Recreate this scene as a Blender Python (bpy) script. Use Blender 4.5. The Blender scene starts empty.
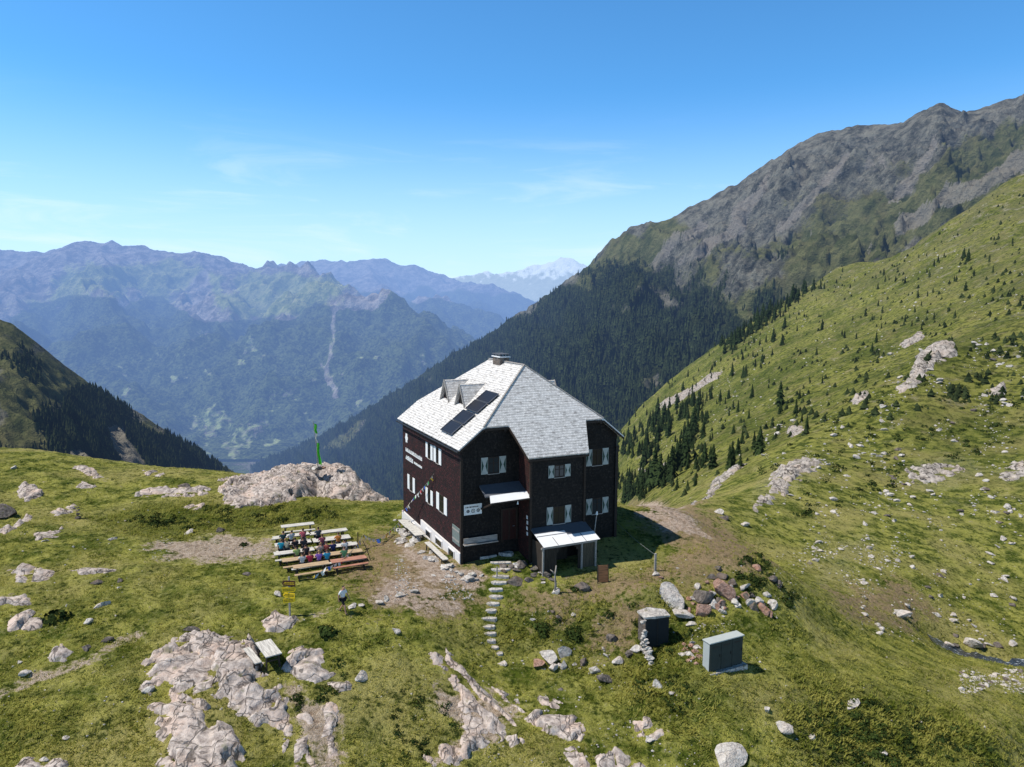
import bpy, bmesh, math, random
import numpy as np
from mathutils import Vector, Matrix
random.seed(7); RNG = np.random.default_rng(7)
S = bpy.context.scene; COL = S.collection
R = math.radians
# ------------------------------------------------------------------ camera model
F, PITCH, CAMZ, ROLL = 720.0, 0.1112, 18.59, 0.0062
CP, SP = math.cos(PITCH), math.sin(PITCH)
def ray(px, py):
    a = np.asarray(px, float) - 512; b = np.asarray(py, float) - 383.5
    c, s = math.cos(-ROLL), math.sin(-ROLL)
    a, b = a*c - b*s, a*s + b*c
    dx = a/F; dy = -b/F
    return dx, CP + dy*SP, -SP + dy*CP
def at(px, py, d):                      # point on the line of sight of a photo pixel at depth d
    x, y, z = ray(px, py)
    return np.array([x*d, y*d, CAMZ + z*d])
def at_z(px, py, z):
    r = ray(px, py); return at(px, py, (z - CAMZ)/r[2])
def to_px(x, y, z):
    z = z - CAMZ
    d = y*CP - z*SP; h = y*SP + z*CP
    a = F*x/d; b = -F*h/d
    c, s = math.cos(ROLL), math.sin(ROLL)
    return 512 + a*c - b*s, 383.5 + a*s + b*c
# ------------------------------------------------------------------ noise
_perm = RNG.permutation(256); _perm = np.concatenate([_perm, _perm, _perm])
_g = RNG.normal(size=(256, 3)); _g /= np.linalg.norm(_g, axis=1)[:, None]
_g2 = np.stack([np.cos(np.arange(256)*2.399963), np.sin(np.arange(256)*2.399963)], -1).astype(np.float32)
def pn2(x, y):
    xi, yi = np.floor(x), np.floor(y); xf, yf = (x-xi).astype(np.float32), (y-yi).astype(np.float32); xi, yi = xi.astype(np.int64) & 255, yi.astype(np.int64) & 255
    u = xf*xf*xf*(xf*(xf*6-15)+10); v = yf*yf*yf*(yf*(yf*6-15)+10); a, b = _perm[xi], _perm[xi+1]
    def c(h, dx, dy): g = _g2[h]; return g[..., 0]*dx+g[..., 1]*dy
    n0 = c(_perm[a+yi], xf, yf); n1 = c(_perm[b+yi], xf-1, yf); m0 = c(_perm[a+yi+1], xf, yf-1); m1 = c(_perm[b+yi+1], xf-1, yf-1)
    n = n0+u*(n1-n0); m = m0+u*(m1-m0); return ((n+v*(m-n))*1.55).astype(float)
def pn(x, y, z=0.0):
    if np.ndim(z) == 0: x, y = np.broadcast_arrays(np.asarray(x, float), np.asarray(y, float)); return pn2(x+z*31.71, y+z*17.37)
    x, y, z = np.broadcast_arrays(np.asarray(x, float), np.asarray(y, float), np.asarray(z, float))
    xi, yi, zi = np.floor(x), np.floor(y), np.floor(z)
    xf, yf, zf = x-xi, y-yi, z-zi
    xi, yi, zi = xi.astype(np.int64) & 255, yi.astype(np.int64) & 255, zi.astype(np.int64) & 255
    f = lambda t: t*t*t*(t*(t*6-15)+10)
    u, v, w = f(xf), f(yf), f(zf)
    out = 0
    for i in (0, 1):
        for j in (0, 1):
            for k in (0, 1):
                h = _perm[_perm[_perm[xi+i]+yi+j]+zi+k]
                g = _g[h]
                d = g[..., 0]*(xf-i)+g[..., 1]*(yf-j)+g[..., 2]*(zf-k)
                out = out + d*(u if i else 1-u)*(v if j else 1-v)*(w if k else 1-w)
    return out*1.6
def fbm(x, y, z=0.0, o=4, g=.5):
    a, s, t = 1, 0, 0
    for i in range(o):
        s = s + a*pn(x*2**i+i*17.3, y*2**i+i*9.1, z*2**i+i*3.7); t += a; a *= g
    return s/t
def ridged(x, y, z=0.0, o=4, g=.5):
    a, s, t = 1, 0, 0
    for i in range(o):
        n = 1-np.abs(pn(x*2**i+i*17.3, y*2**i+i*9.1, z*2**i+i*3.7)); s = s + a*n*n; t += a; a *= g
    return s/t
def sstep(a, b, x):
    t = np.clip((x-a)/(b-a), 0, 1); return t*t*(3-2*t)
def poly_sd(P, poly):                    # signed distance to polygon, + inside
    P = np.asarray(P, float); poly = np.asarray(poly, float)
    best = np.full(len(P), 1e9); ins = np.zeros(len(P), bool)
    for i in range(len(poly)):
        a, b = poly[i], poly[(i+1) % len(poly)]
        ab = b-a; t = np.clip(((P-a)@ab)/(ab@ab+1e-12), 0, 1)
        best = np.minimum(best, np.linalg.norm(P-a-t[:, None]*ab, axis=1))
        c = ((a[1] > P[:, 1]) != (b[1] > P[:, 1]))
        with np.errstate(divide='ignore', invalid='ignore'):
            xx = (b[0]-a[0])*(P[:, 1]-a[1])/(b[1]-a[1])+a[0]
        ins ^= c & (P[:, 0] < xx)
    return np.where(ins, best, -best)
def line_d(P, line):
    best = np.full(len(P), 1e9)
    for a, b in zip(line[:-1], line[1:]):
        a = np.asarray(a, float)[:2]; b = np.asarray(b, float)[:2]; ab = b-a
        t = np.clip(((P-a)@ab)/(ab@ab+1e-12), 0, 1)
        best = np.minimum(best, np.linalg.norm(P-a-t[:, None]*ab, axis=1))
    return best
# ------------------------------------------------------------------ objects
def tag(o, label=None, cat=None, group=None, kind=None):
    for k, v in (('label', label), ('category', cat), ('group', group), ('kind', kind)):
        if v: o[k] = v
    return o
def empty(name, loc=(0, 0, 0), rz=0.0):
    o = bpy.data.objects.new(name, None); COL.objects.link(o)
    o.location = Vector([float(v) for v in loc]); o.rotation_euler.z = rz; o.empty_display_size = .2
    return o
def link(name, me, parent=None, loc=None, rz=None):
    o = bpy.data.objects.new(name, me); COL.objects.link(o)
    if parent: o.parent = parent
    if loc is not None: o.location = Vector([float(v) for v in loc])
    if rz is not None: o.rotation_euler.z = rz
    return o
def np_mesh(name, V, Fc, mat, smooth=True):
    me = bpy.data.meshes.new(name); V = np.asarray(V, np.float32); Fc = np.asarray(Fc, np.int32)
    n = Fc.shape[1]
    me.vertices.add(len(V)); me.vertices.foreach_set('co', V.ravel())
    me.loops.add(Fc.size); me.loops.foreach_set('vertex_index', Fc.ravel())
    me.polygons.add(len(Fc))
    me.polygons.foreach_set('loop_start', np.arange(0, Fc.size, n, dtype=np.int32))
    me.polygons.foreach_set('use_smooth', np.full(len(Fc), smooth))
    me.update(); me.validate()
    if mat: me.materials.append(mat)
    return me
def color_attr(me, name, rgba):
    a = me.color_attributes.new(name, 'FLOAT_COLOR', 'POINT')
    a.data.foreach_set('color', np.asarray(rgba, np.float32).ravel())
def grid_faces(nr, nc):
    i = np.arange(nr*nc).reshape(nr, nc)
    return np.stack([i[:-1, :-1], i[:-1, 1:], i[1:, 1:], i[1:, :-1]], -1).reshape(-1, 4)
class MB:
    """collects faces and builds ONE mesh object"""
    def __init__(s): s.v = []; s.f = []; s.uv = []
    def poly(s, pts, uv=None):
        b = len(s.v); s.v += [tuple(map(float, p)) for p in pts]; s.f.append(list(range(b, b+len(pts)))); s.uv.append(uv)
    def mesh(s, V, Fs):
        b = len(s.v); s.v += [tuple(map(float, p)) for p in V]
        for q in Fs: s.f.append([b+i for i in q]); s.uv.append(None)
    def box(s, c, d, M=None):
        x, y, z = [t/2 for t in d]
        V = [Vector((sx*x, sy*y, sz*z)) for sz in (-1, 1) for sy in (-1, 1) for sx in (-1, 1)]
        if M is not None: V = [M @ q for q in V]
        V = [q+Vector(c) for q in V]
        s.mesh(V, [(0, 2, 3, 1), (4, 5, 7, 6), (0, 1, 5, 4), (2, 6, 7, 3), (0, 4, 6, 2), (1, 3, 7, 5)])
        return s
    def bar(s, a, b, w, h=None):          # box beam from a to b
        a, b = Vector(a), Vector(b); d = b-a; L = d.length
        q = d.to_track_quat('Y', 'Z').to_matrix()
        return s.box((a+b)/2, (w, L, h or w), q)
    def tube(s, pts, rad, n=8, caps=True):
        pts = [Vector([float(t) for t in p]) for p in pts]; rings = []
        rad = rad if isinstance(rad, (list, tuple)) else [rad]*len(pts)
        for i, p in enumerate(pts):
            d = (pts[min(i+1, len(pts)-1)]-pts[max(i-1, 0)]).normalized()
            u = d.orthogonal().normalized() if i == 0 else (u-d*u.dot(d)).normalized()
            w = d.cross(u)
            rings.append([p+(u*math.cos(2*math.pi*k/n)+w*math.sin(2*math.pi*k/n))*rad[i] for k in range(n)])
        V = [q for r in rings for q in r]
        Fs = [(i*n+k, i*n+(k+1) % n, (i+1)*n+(k+1) % n, (i+1)*n+k) for i in range(len(pts)-1) for k in range(n)]
        if caps: Fs += [tuple(range(n))[::-1], tuple((len(pts)-1)*n+k for k in range(n))]
        s.mesh(V, Fs); return s
    def build(s, name, mat, parent=None, smooth=False, bevel=0.0):
        me = bpy.data.meshes.new(name); me.from_pydata(s.v, [], s.f); me.update()
        if any(u is not None for u in s.uv):
            l = me.uv_layers.new(name='UVMap'); k = 0
            for q, u in zip(s.f, s.uv):
                for j in range(len(q)):
                    l.data[k].uv = u[j] if u is not None else (0, 0); k += 1
        if smooth: me.polygons.foreach_set('use_smooth', [True]*len(me.polygons))
        mats = mat if isinstance(mat, (list, tuple)) else [mat]
        for m in mats: me.materials.append(m)
        o = link(name, me, parent)
        if bevel:
            bm = bmesh.new(); bm.from_mesh(me)
            bmesh.ops.remove_doubles(bm, verts=bm.verts, dist=1e-5)
            bmesh.ops.recalc_face_normals(bm, faces=bm.faces)
            bmesh.ops.bevel(bm, geom=[e for e in bm.edges if len(e.link_faces) == 2 and e.calc_face_angle(0) > .5], offset=bevel, segments=1, affect='EDGES')
            bm.to_mesh(me); bm.free()
        return o
# ------------------------------------------------------------------ node helper
class NT:
    def __init__(s, name):
        s.m = bpy.data.materials.new(name); s.m.use_nodes = True; s.t = s.m.node_tree; s.t.nodes.clear()
        s.out = s.t.nodes.new('ShaderNodeOutputMaterial')
        try: s.m.cycles.emission_sampling = 'NONE'
        except Exception: pass
    def n(s, typ, props=None, **inp):
        nd = s.t.nodes.new('ShaderNode'+typ)
        for k, v in (props or {}).items(): setattr(nd, k, v)
        for k, v in inp.items():
            key = int(k[1:]) if k[0] == 'i' and k[1:].isdigit() else k.replace('_', ' ')
            s.put(nd.inputs[key], v)
        return nd
    def put(s, sock, v):
        if isinstance(v, bpy.types.NodeSocket): s.t.links.new(v, sock)
        elif isinstance(v, bpy.types.Node): s.t.links.new(v.outputs[0], sock)
        else:
            if sock.type == 'RGBA' and len(v) == 3: v = (*v, 1)
            sock.default_value = v
    def math(s, op, a, b=0.0, clamp=False): return s.n('Math', {'operation': op, 'use_clamp': clamp}, i0=a, i1=b).outputs[0]
    def mix(s, f, a, b, mode='MIX'):
        nd = s.n('Mix', {'data_type': 'RGBA', 'blend_type': mode}); s.put(nd.inputs[0], f); s.put(nd.inputs[6], a); s.put(nd.inputs[7], b); return nd.outputs[2]
    def ramp(s, f, stops, interp='LINEAR'):
        nd = s.n('ValToRGB', Fac=f); nd.color_ramp.interpolation = interp; e = nd.color_ramp.elements
        while len(e) < len(stops): e.new(.5)
        for q, (p, c) in zip(e, stops): q.position = p; q.color = (*c, 1) if len(c) == 3 else c
        return nd.outputs[0]
    def step(s, f, a, b): return s.n('MapRange', {'interpolation_type': 'SMOOTHSTEP'}, Value=f, From_Min=a, From_Max=b).outputs[0]
    def pos(s): return s.n('NewGeometry').outputs['Position']
    def obj(s): return s.n('TexCoord').outputs['Object']
    def noise(s, vec, scale, detail=4, rough=.55, dist=0.0):
        return s.n('TexNoise', Vector=vec, Scale=scale, Detail=detail, Roughness=rough, Distortion=dist).outputs[0]
    def vscale(s, vec, sc): return s.n('VectorMath', {'operation': 'MULTIPLY'}, i0=vec, i1=sc).outputs[0]
    def bump(s, h, strength=.5, dist=.1): return s.n('Bump', Strength=strength, Distance=dist, Height=h).outputs[0]
    def finish(s, col, rough=.9, normal=None, haze=False, spec=.2, metal=0.0):
        b = s.n('BsdfPrincipled', Base_Color=col, Roughness=rough, Metallic=metal)
        b.inputs['Specular IOR Level'].default_value = spec
        if normal is not None: s.put(b.inputs['Normal'], normal)
        sh = b.outputs[0]
        if haze:      # aerial perspective: bluish haze painted into the surface as emission, growing with distance
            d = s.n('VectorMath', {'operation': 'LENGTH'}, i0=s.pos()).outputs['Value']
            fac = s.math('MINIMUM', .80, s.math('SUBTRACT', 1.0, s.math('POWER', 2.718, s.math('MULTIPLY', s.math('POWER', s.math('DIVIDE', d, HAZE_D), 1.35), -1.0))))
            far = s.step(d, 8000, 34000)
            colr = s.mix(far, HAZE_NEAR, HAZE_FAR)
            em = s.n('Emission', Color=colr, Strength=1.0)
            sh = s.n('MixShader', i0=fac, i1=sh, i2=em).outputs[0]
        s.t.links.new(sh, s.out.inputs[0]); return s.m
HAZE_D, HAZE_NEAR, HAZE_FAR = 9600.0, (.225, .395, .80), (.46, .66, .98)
def plain(name, col, rough=.7, var=.25, scale=6, spec=.3, metal=0.0, bump=0.0):
    t = NT(name); nz = t.noise(t.obj(), scale, 5)
    c = t.mix(nz, tuple(v*(1-var) for v in col), tuple(min(1, v*(1+var)) for v in col))
    return t.finish(c, rough, t.bump(nz, bump, .02) if bump else None, spec=spec, metal=metal)
# ------------------------------------------------------------------ ground height from surveyed points
CTRL = []
def c_z(px, py, z): CTRL.append(at_z(px, py, z))
def c_d(px, py, d): CTRL.append(at(px, py, d))
def c_a(px, d, z):
    x, y, _ = ray(px, 383.5); CTRL.append(np.array([x*d, y*d, z]))
for a in [(462,566,0),(500,575,-.2),(560,590,-.6),(600,582,-.5),(640,570,-.4),(660,556,-.3),(400,545,-.5),(401,522,-.8),(380,560,-.2),(343,613,-.1),
  (310,580,-.2),(290,540,-.3),(350,520,-.5),(200,545,-.2),(240,520,-.3),(650,505,.2),(690,515,-.3),(740,545,-.1),(770,570,-1),(790,588,-2),
  (500,655,-2.7),(492,610,-1.3),(490,700,-3.2),(512,767,-3.8),(430,630,-1),(300,640,-.6),(200,640,-.4),(250,767,-2),(0,767,-1.5),(0,640,-.3),(100,600,0),(0,560,.6),
  (0,500,1),(0,450,1.6),(60,453,.9),(120,463,.2),(240,473,0),(180,469,.1),(100,500,.2),(180,500,-.1),(300,500,-.5),(380,502,-1),(250,490,-.3),
  (700,672,-2.2),(860,700,-4.2),(860,640,-6),(1000,740,-6.2),(930,656,-9.2),(1024,700,-8.5),(820,640,-4.2),(760,640,-2.6),(780,700,-3.2),(700,767,-4.2),(1024,767,-7.5),(850,767,-5.4),
  (640,650,-2.6),(600,640,-2.4),(560,640,-2.3),(620,600,-.7),(680,590,-.8),(720,600,-1.2),(640,640,-2.3),(600,700,-3.3),(560,615,-1.3),(100,680,-.8),(100,767,-1.9),(380,700,-2),(400,767,-3)]: c_z(*a)
for a in [(980,655,66),(950,652,66),(1024,655,68),(1024,640,71),(960,640,69),(900,600,71),(850,590,69),(1000,600,79),(1000,560,89),(900,540,90),(900,500,108),(1024,500,106),
  (860,450,140),(960,450,135),(1024,430,141),(800,500,100),(790,475,112),(760,490,104),(720,500,95),(700,502,90),(1024,320,200),(930,352,190),(860,400,170),(800,450,140),(980,390,165),(900,420,150),
  (930,330,300),(930,280,420),(930,235,560),(1024,280,300),(1024,220,430),(1024,175,560),(850,360,300),(850,300,520),(850,265,680),(980,200,560),
  (780,420,240),(780,360,420),(780,305,700),(720,460,210),(720,400,420),(720,345,720),(660,470,280),(660,430,450),(660,390,720),(630,420,700),(620,460,450),(880,320,400),(740,490,120)]: c_d(*a)
for a in [(20,110,-10),(20,150,-45),(20,300,-160),(20,1000,-420),(200,100,-9),(200,150,-40),(200,300,-150),(200,1000,-420),(380,90,-9),(380,150,-45),(380,300,-150),(380,1000,-420),
  (520,78,-1.5),(520,100,-14),(520,150,-48),(520,300,-130),(520,1000,-380),(600,80,-3),(600,100,-13),(600,200,-48),(600,450,-120),(600,1000,-340),
  (650,90,-9),(650,150,-27),(700,76,-5),(775,66,-6.5),(740,68,-6),(640,72,-2.5),(930,235,1.5),(1024,240,13),(860,215,-6),
  (1024,660,95),(1024,900,-20),(930,640,68),(930,900,-80),(850,780,48),(850,1000,-100),(780,800,5),(780,1000,-140),(720,830,-55),(720,1000,-190),(660,830,-110),(660,1000,-250),(620,800,-150),(620,1000,-300),
  (-300,35,-1),(-300,60,1),(-300,90,2.5),(-300,150,-15),(-300,300,-90),(-300,1000,-300),(1400,30,-8),(1400,60,-10),(1400,100,0),(1400,200,45),(1400,400,130),(1400,700,230),(1400,1000,230),
  (1180,50,-10),(1180,72,-13),(1180,100,-8),(1180,200,26),(1180,400,90),(1180,600,150),(1180,900,60),
  (0,20,-2),(512,20,-5.5),(1024,20,-8),(0,10,-2.5),(512,10,-6),(1024,10,-8),(1400,12,-9),(-300,12,-2)]: c_a(*a)
CTRL = np.array(CTRL)
AZ_S = 1.6
def _dom(x, y): return np.stack([np.asarray(x, float)/np.asarray(y, float)*AZ_S, np.log(np.asarray(y, float))], -1)
_K = _dom(CTRL[:, 0], CTRL[:, 1]); _c2 = .05**2
_sc = np.maximum(1.0, CTRL[:, 1]/50.0)               # solve in angles so that far points do not dominate
def _phi(A, B): return np.sqrt(((A[:, None, :]-B[None])**2).sum(-1)+_c2)
_n = len(_K); _P = np.concatenate([np.ones((_n, 1)), _K], 1)
_A = np.zeros((_n+3, _n+3)); _A[:_n, :_n] = -_phi(_K, _K)+np.eye(_n)*.004; _A[:_n, _n:] = _P; _A[_n:, :_n] = _P.T
_w = np.linalg.solve(_A, np.concatenate([CTRL[:, 2]/CTRL[:, 1]*50, np.zeros(3)]))
HX, HY, HYAW = -3.5173, 49.7567, .4401
HC, HS = math.cos(HYAW), math.sin(HYAW)
def hloc(x, y):
    dx, dy = np.asarray(x)-HX, np.asarray(y)-HY
    return dx*HC+dy*HS, -dx*HS+dy*HC
def hworld(u, v): return HX+u*HC-v*HS, HY+u*HS+v*HC
MOUND = at_z(652, 612, -1.3)[:2]+np.array([0, .9])
STREAM = [at(1100, 664, 66), at(1024, 659, 65.5), at(1000, 656, 66), at(975, 655, 66.5), at(950, 654, 67.5), at(925, 653, 68)]
def base_exact(x, y):
    x = np.atleast_1d(np.asarray(x, float)); y = np.atleast_1d(np.asarray(y, float)); out = np.empty(len(x))
    for i in range(0, len(x), 40000):
        D = _dom(x[i:i+40000], y[i:i+40000])
        out[i:i+40000] = (-_phi(D, _K)@_w[:_n]+_w[_n]+D@_w[_n+1:])*y[i:i+40000]/50
    return out
_TA = np.linspace(-1.4, 1.5, 520); _TL = np.linspace(math.log(9), math.log(1050), 520)
_ta, _tl = np.meshgrid(_TA, _TL); _TZ = base_exact((_ta*np.exp(_tl)).ravel(), np.exp(_tl).ravel()).reshape(520, 520)/np.exp(_tl)
def base_z(x, y):                                     # table lookup of the above
    x = np.atleast_1d(np.asarray(x, float)); y = np.atleast_1d(np.asarray(y, float))
    i = np.clip((x/y-_TA[0])/(_TA[1]-_TA[0]), 0, 518.999); j = np.clip((np.log(y)-_TL[0])/(_TL[1]-_TL[0]), 0, 518.999)
    a, b = i.astype(int), j.astype(int); u, v = i-a, j-b
    return y*(_TZ[b, a]*(1-u)*(1-v)+_TZ[b, a+1]*u*(1-v)+_TZ[b+1, a]*(1-u)*v+_TZ[b+1, a+1]*u*v)
def calm(x, y):                                       # 0 where the ground is trodden flat
    u, v = hloc(x, y)
    du = np.maximum(np.maximum(-3-u, u-15), 0); dv = np.maximum(np.maximum(-5-v, v-16), 0)
    k = sstep(0, 4, np.hypot(du, dv))
    k = np.minimum(k, sstep(3, 8, np.hypot(x+14.5, y-53.5)))
    return k
def ground_z(x, y):
    x = np.atleast_1d(np.asarray(x, float)); y = np.atleast_1d(np.asarray(y, float))
    z = base_z(x, y); k = .15+.85*calm(x, y); far = sstep(90, 220, y)
    z = z+k*(.32*fbm(x/8, y/8, 1.3, 3)+.13*fbm(x/2.2, y/2.2, 5.1, 3))*(1+far)
    hm = 1-far; z = z+hm*k*.16*np.abs(fbm(x/1.1+.3*fbm(x*.7, y*.7, 3, 2), y/1.1, 7.7, 2))
    z = z+sstep(65, 110, y)*.5*fbm(x/14, y/14, 8.2, 3)+far*(1.6*fbm(x/35, y/35, 2.2, 4)+2.2*(ridged(x/90, y/90, 4.4, 3)-.5))
    z = z+1.0*np.exp(-((x-MOUND[0])**2+(y-MOUND[1])**2)/1.9)
    z = z+sstep(380, 560, y)*5.0*(ridged(x/70, y/70, 6.1, 4)-.55)
    m = np.hypot(x-45, y-68) < 40
    if m.any():
        d = line_d(np.stack([x[m], y[m]], -1), STREAM); z[m] = z[m]-.7*np.exp(-(d/1.5)**2)
    return z
def gz(x, y): return float(ground_z([x], [y])[0])
def on_ground(px, py, dmin=20, dmax=980):
    lo, hi = math.log(dmin), math.log(dmax); x, y, z = ray(px, py)
    for n in (240, 24):
        d = np.exp(np.linspace(lo, hi, n)); h = CAMZ+z*d-ground_z(x*d, y*d); k = np.where(h <= 0)[0]
        if len(k) == 0: return None
        k = max(k[0], 1); lo, hi = math.log(d[k-1]), math.log(d[k])+1e-9
    t = h[k-1]/(h[k-1]-h[k]+1e-9); dd = d[k-1]+t*(d[k]-d[k-1])
    p = np.array([x*dd, y*dd, 0]); p[2] = gz(p[0], p[1]); return p
def on_ground_many(PX, PY, dmin=20, dmax=980):        # the same for many pixels at once; nan where nothing is hit
    PX = np.asarray(PX, float); PY = np.asarray(PY, float); x, y, z = ray(PX, PY); y = y+0*x; N = len(PX); D = np.exp(np.linspace(math.log(dmin), math.log(dmax), 260))
    hit = np.full(N, np.nan); prev = np.full(N, 1.0); act = np.ones(N, bool)
    for i, d in enumerate(D):
        a = np.where(act)[0]
        if len(a) == 0: break
        h = CAMZ+z[a]*d-ground_z(x[a]*d, y[a]*d); k = h <= 0
        if i: hit[a[k]] = D[i-1]+(d-D[i-1])*prev[a[k]]/(prev[a[k]]-h[k]+1e-9)
        prev[a] = h; act[a[k]] = False
    out = np.stack([x*hit, y*hit, 0*hit], -1); g = ~np.isnan(hit); out[g, 2] = ground_z(out[g, 0], out[g, 1]); return out
def ground_pt(px, py, d=None):                        # like on_ground, sliding down past a skyline; or at a given depth
    if d: return at(px, 383.5, d)
    for k in range(12):
        p = on_ground(px, py+2*k)
        if p is not None: return p
def poly_ground(pts): return [ground_pt(*p)[:2] for p in pts]
# ------------------------------------------------------------------ ground masks: dry turf, bare soil, scree, lush
DRY = [[(380,530),(440,545),(470,575),(480,600),(430,610),(370,600),(350,580),(365,545)], [(618,500),(660,500),(705,515),(745,540),(775,565),(735,575),(690,580),(640,585),(600,600),(560,610),(520,600),(560,590),(640,575),(690,550),(640,520)],
  [(640,600),(630,640),(600,640),(610,600)], [(830,590),(900,580),(930,610),(850,620)]]
BARE = [[(148,545),(165,540),(230,537),(275,541),(275,556),(215,561),(160,556)], [(640,503),(660,503),(690,515),(700,535),(670,530),(640,512)], [(398,540),(425,555),(462,572),(476,584),(440,590),(415,580)],
  [(430,690),(500,700),(530,715),(500,735),(440,760),(470,730)], [(380,575),(420,585),(460,600),(420,607),(380,598)], [(290,690),(330,700),(340,735),(315,757),(295,735)]]
SCREE = [[(905,465),(960,455),(985,470),(950,490),(910,490)], [(1000,470),(1024,460),(1024,480),(1005,482)], [(970,672),(1024,680),(1024,692),(985,685)], [(760,480),(800,465),(830,460),(820,475),(780,500),(750,512)],
  [(820,555),(870,530),(860,560),(800,580)]]
LUSH = [[(110,515),(180,503),(330,505),(340,520),(250,530),(180,535),(120,530)], [(490,620),(590,610),(600,640),(520,640)], [(640,660),(700,690),(690,720),(620,690)], [(820,690),(900,700),(990,735),(1000,767),(830,767),(800,720)], [(640,615),(700,625),(690,670),(640,660)]]
PATH = [(-60,730),(0,692),(30,680),(60,668),(100,655),(125,640),(140,632)]
PATH2 = [(470,572),(430,590),(395,597),(350,603),(300,618)]
MASKS = [[poly_ground(p) for p in L] for L in (DRY, BARE, SCREE, LUSH)]
PATH_W = [ground_pt(*p)[:2] for p in PATH]; PATH2_W = [ground_pt(*p)[:2] for p in PATH2]
def cover(x, y):
    P = np.stack([x, y], -1); out = np.zeros((len(P), 4), np.float32)
    w = np.stack([fbm(x/3, y/3, 3.1, 3), fbm(x/3, y/3, 9.1, 3)], -1)
    for ch, (L, soft) in enumerate(zip(MASKS, (3.5, 1.9, 3.0, 2.5))):
        for pl in L:
            q = np.array(pl); m = ((P > q.min(0)-12) & (P < q.max(0)+12)).all(1)
            if m.any(): out[m, ch] = np.maximum(out[m, ch], sstep(-soft, soft*.7, poly_sd((P+w*2.0)[m], q)))
    for L, wd, st in ((PATH_W, .45, .58), (PATH2_W, .45, .5)):
        d = line_d(P+w*.4, L); out[:, 1] = np.maximum(out[:, 1], st*sstep(wd*1.9, wd*.6, d))
    return out
def m_ground():
    t = NT('alpine_turf'); P = t.pos(); a = t.n('VertexColor', {'layer_name': 'cover'}); sep = t.n('SeparateColor', Color=a.outputs[0])
    dry, bare, scree, lush = sep.outputs[0], sep.outputs[1], sep.outputs[2], a.outputs[1]
    dist = t.n('VectorMath', {'operation': 'LENGTH'}, i0=P).outputs['Value']; far = t.step(dist, 70, 220)
    n1 = t.noise(P, .11, 4); n2 = t.noise(P, .55, 5, .6); n3 = t.noise(P, 3.2, 5, .65); n4 = t.noise(P, 14, 3, .7); nb = t.noise(P, .028, 5, .6)
    g = t.mix(t.step(n2, .40, .62), (.105, .140, .016), (.43, .42, .095))
    g = t.mix(t.math('MULTIPLY', t.step(n1, .42, .64), .8), g, (.49, .43, .15))
    g = t.mix(t.math('MULTIPLY', t.step(n3, .50, .64), .5), g, (.46, .43, .17))
    g = t.mix(t.math('MULTIPLY', t.step(t.math('ADD', t.math('MULTIPLY', n3, .65), t.math('MULTIPLY', t.noise(P, 1.1, 4, .6), .35)), .49, .39), .9), g, (.030, .050, .007))  # dark green mottling plus crevice shade between tufts, painted in by noise
    gf = t.mix(t.step(nb, .38, .60), (.056, .084, .012), (.215, .222, .050))       # far slope: broader colour drifts
    gf = t.mix(t.math('MULTIPLY', t.step(n1, .52, .68), .5), gf, (.20, .165, .07))
    gf = t.mix(t.math('MULTIPLY', t.step(n2, .54, .40), .92), gf, (.024, .038, .008))
    gf = t.mix(t.math('MULTIPLY', t.step(t.noise(P, .22, 6, .75), .57, .66), .55), gf, (.34, .30, .24))
    gf = t.mix(t.math('MULTIPLY', t.step(n3, .45, .3), .5), gf, (.03, .04, .01))
    hi = t.step(t.n('SeparateXYZ', Vector=P).outputs[2], -15, 75)                      # higher up the turf thins into grey-olive heath and scree
    gf = t.mix(t.math('MULTIPLY', hi, t.math('MULTIPLY', t.step(t.noise(P, .05, 5, .7), .40, .60), .8)), gf, t.mix(n3, (.075, .075, .035), (.17, .155, .095)))
    gf = t.mix(t.math('MULTIPLY', hi, t.step(t.noise(P, .13, 6, .75), .56, .64)), gf, (.27, .245, .215))
    g = t.mix(t.math('MULTIPLY', far, .8), g, gf)
    g = t.mix(t.math('MULTIPLY', lush, .75), g, t.mix(t.step(n3, .35, .65), (.028, .044, .008), (.12, .165, .024)))
    jit = t.math('ADD', t.math('MULTIPLY', t.math('SUBTRACT', n3, .5), 1.6), t.math('MULTIPLY', t.math('SUBTRACT', n2, .5), 2.2))
    kd = t.step(t.math('ADD', dry, jit), .35, .8)
    dc = t.mix(n3, (.25, .165, .095), (.54, .39, .26)); dc = t.mix(t.step(n2, .5, .7), dc, (.20, .19, .06))
    g = t.mix(t.math('MULTIPLY', kd, t.math('SUBTRACT', .85, t.math('MULTIPLY', far, .4))), g, dc)
    kb = t.math('MULTIPLY', t.step(t.math('ADD', bare, t.math('MULTIPLY', jit, 1.0)), .42, .85), .9)
    bc = t.mix(t.step(n3, .3, .7), (.38, .265, .20), (.72, .58, .48)); bc = t.mix(t.step(n4, .55, .7), bc, (.76, .69, .62))
    g = t.mix(kb, g, bc)
    ks = t.math('MULTIPLY', t.math('MULTIPLY', t.step(n4, .50, .62), .55), t.step(t.math('ADD', scree, jit), .45, .75))
    g = t.mix(ks, g, t.mix(n3, (.24, .21, .18), (.50, .46, .41)))
    g = t.mix(t.math('MULTIPLY', t.step(n4, .62, .40), .30), g, (.02, .022, .008))
    h = t.math('ADD', t.math('MULTIPLY', n3, .6), t.math('MULTIPLY', n4, .35))
    nf = t.bump(h, 1.0, .45)
    return t.finish(g, 1.0, nf, haze=True, spec=.05)
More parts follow.
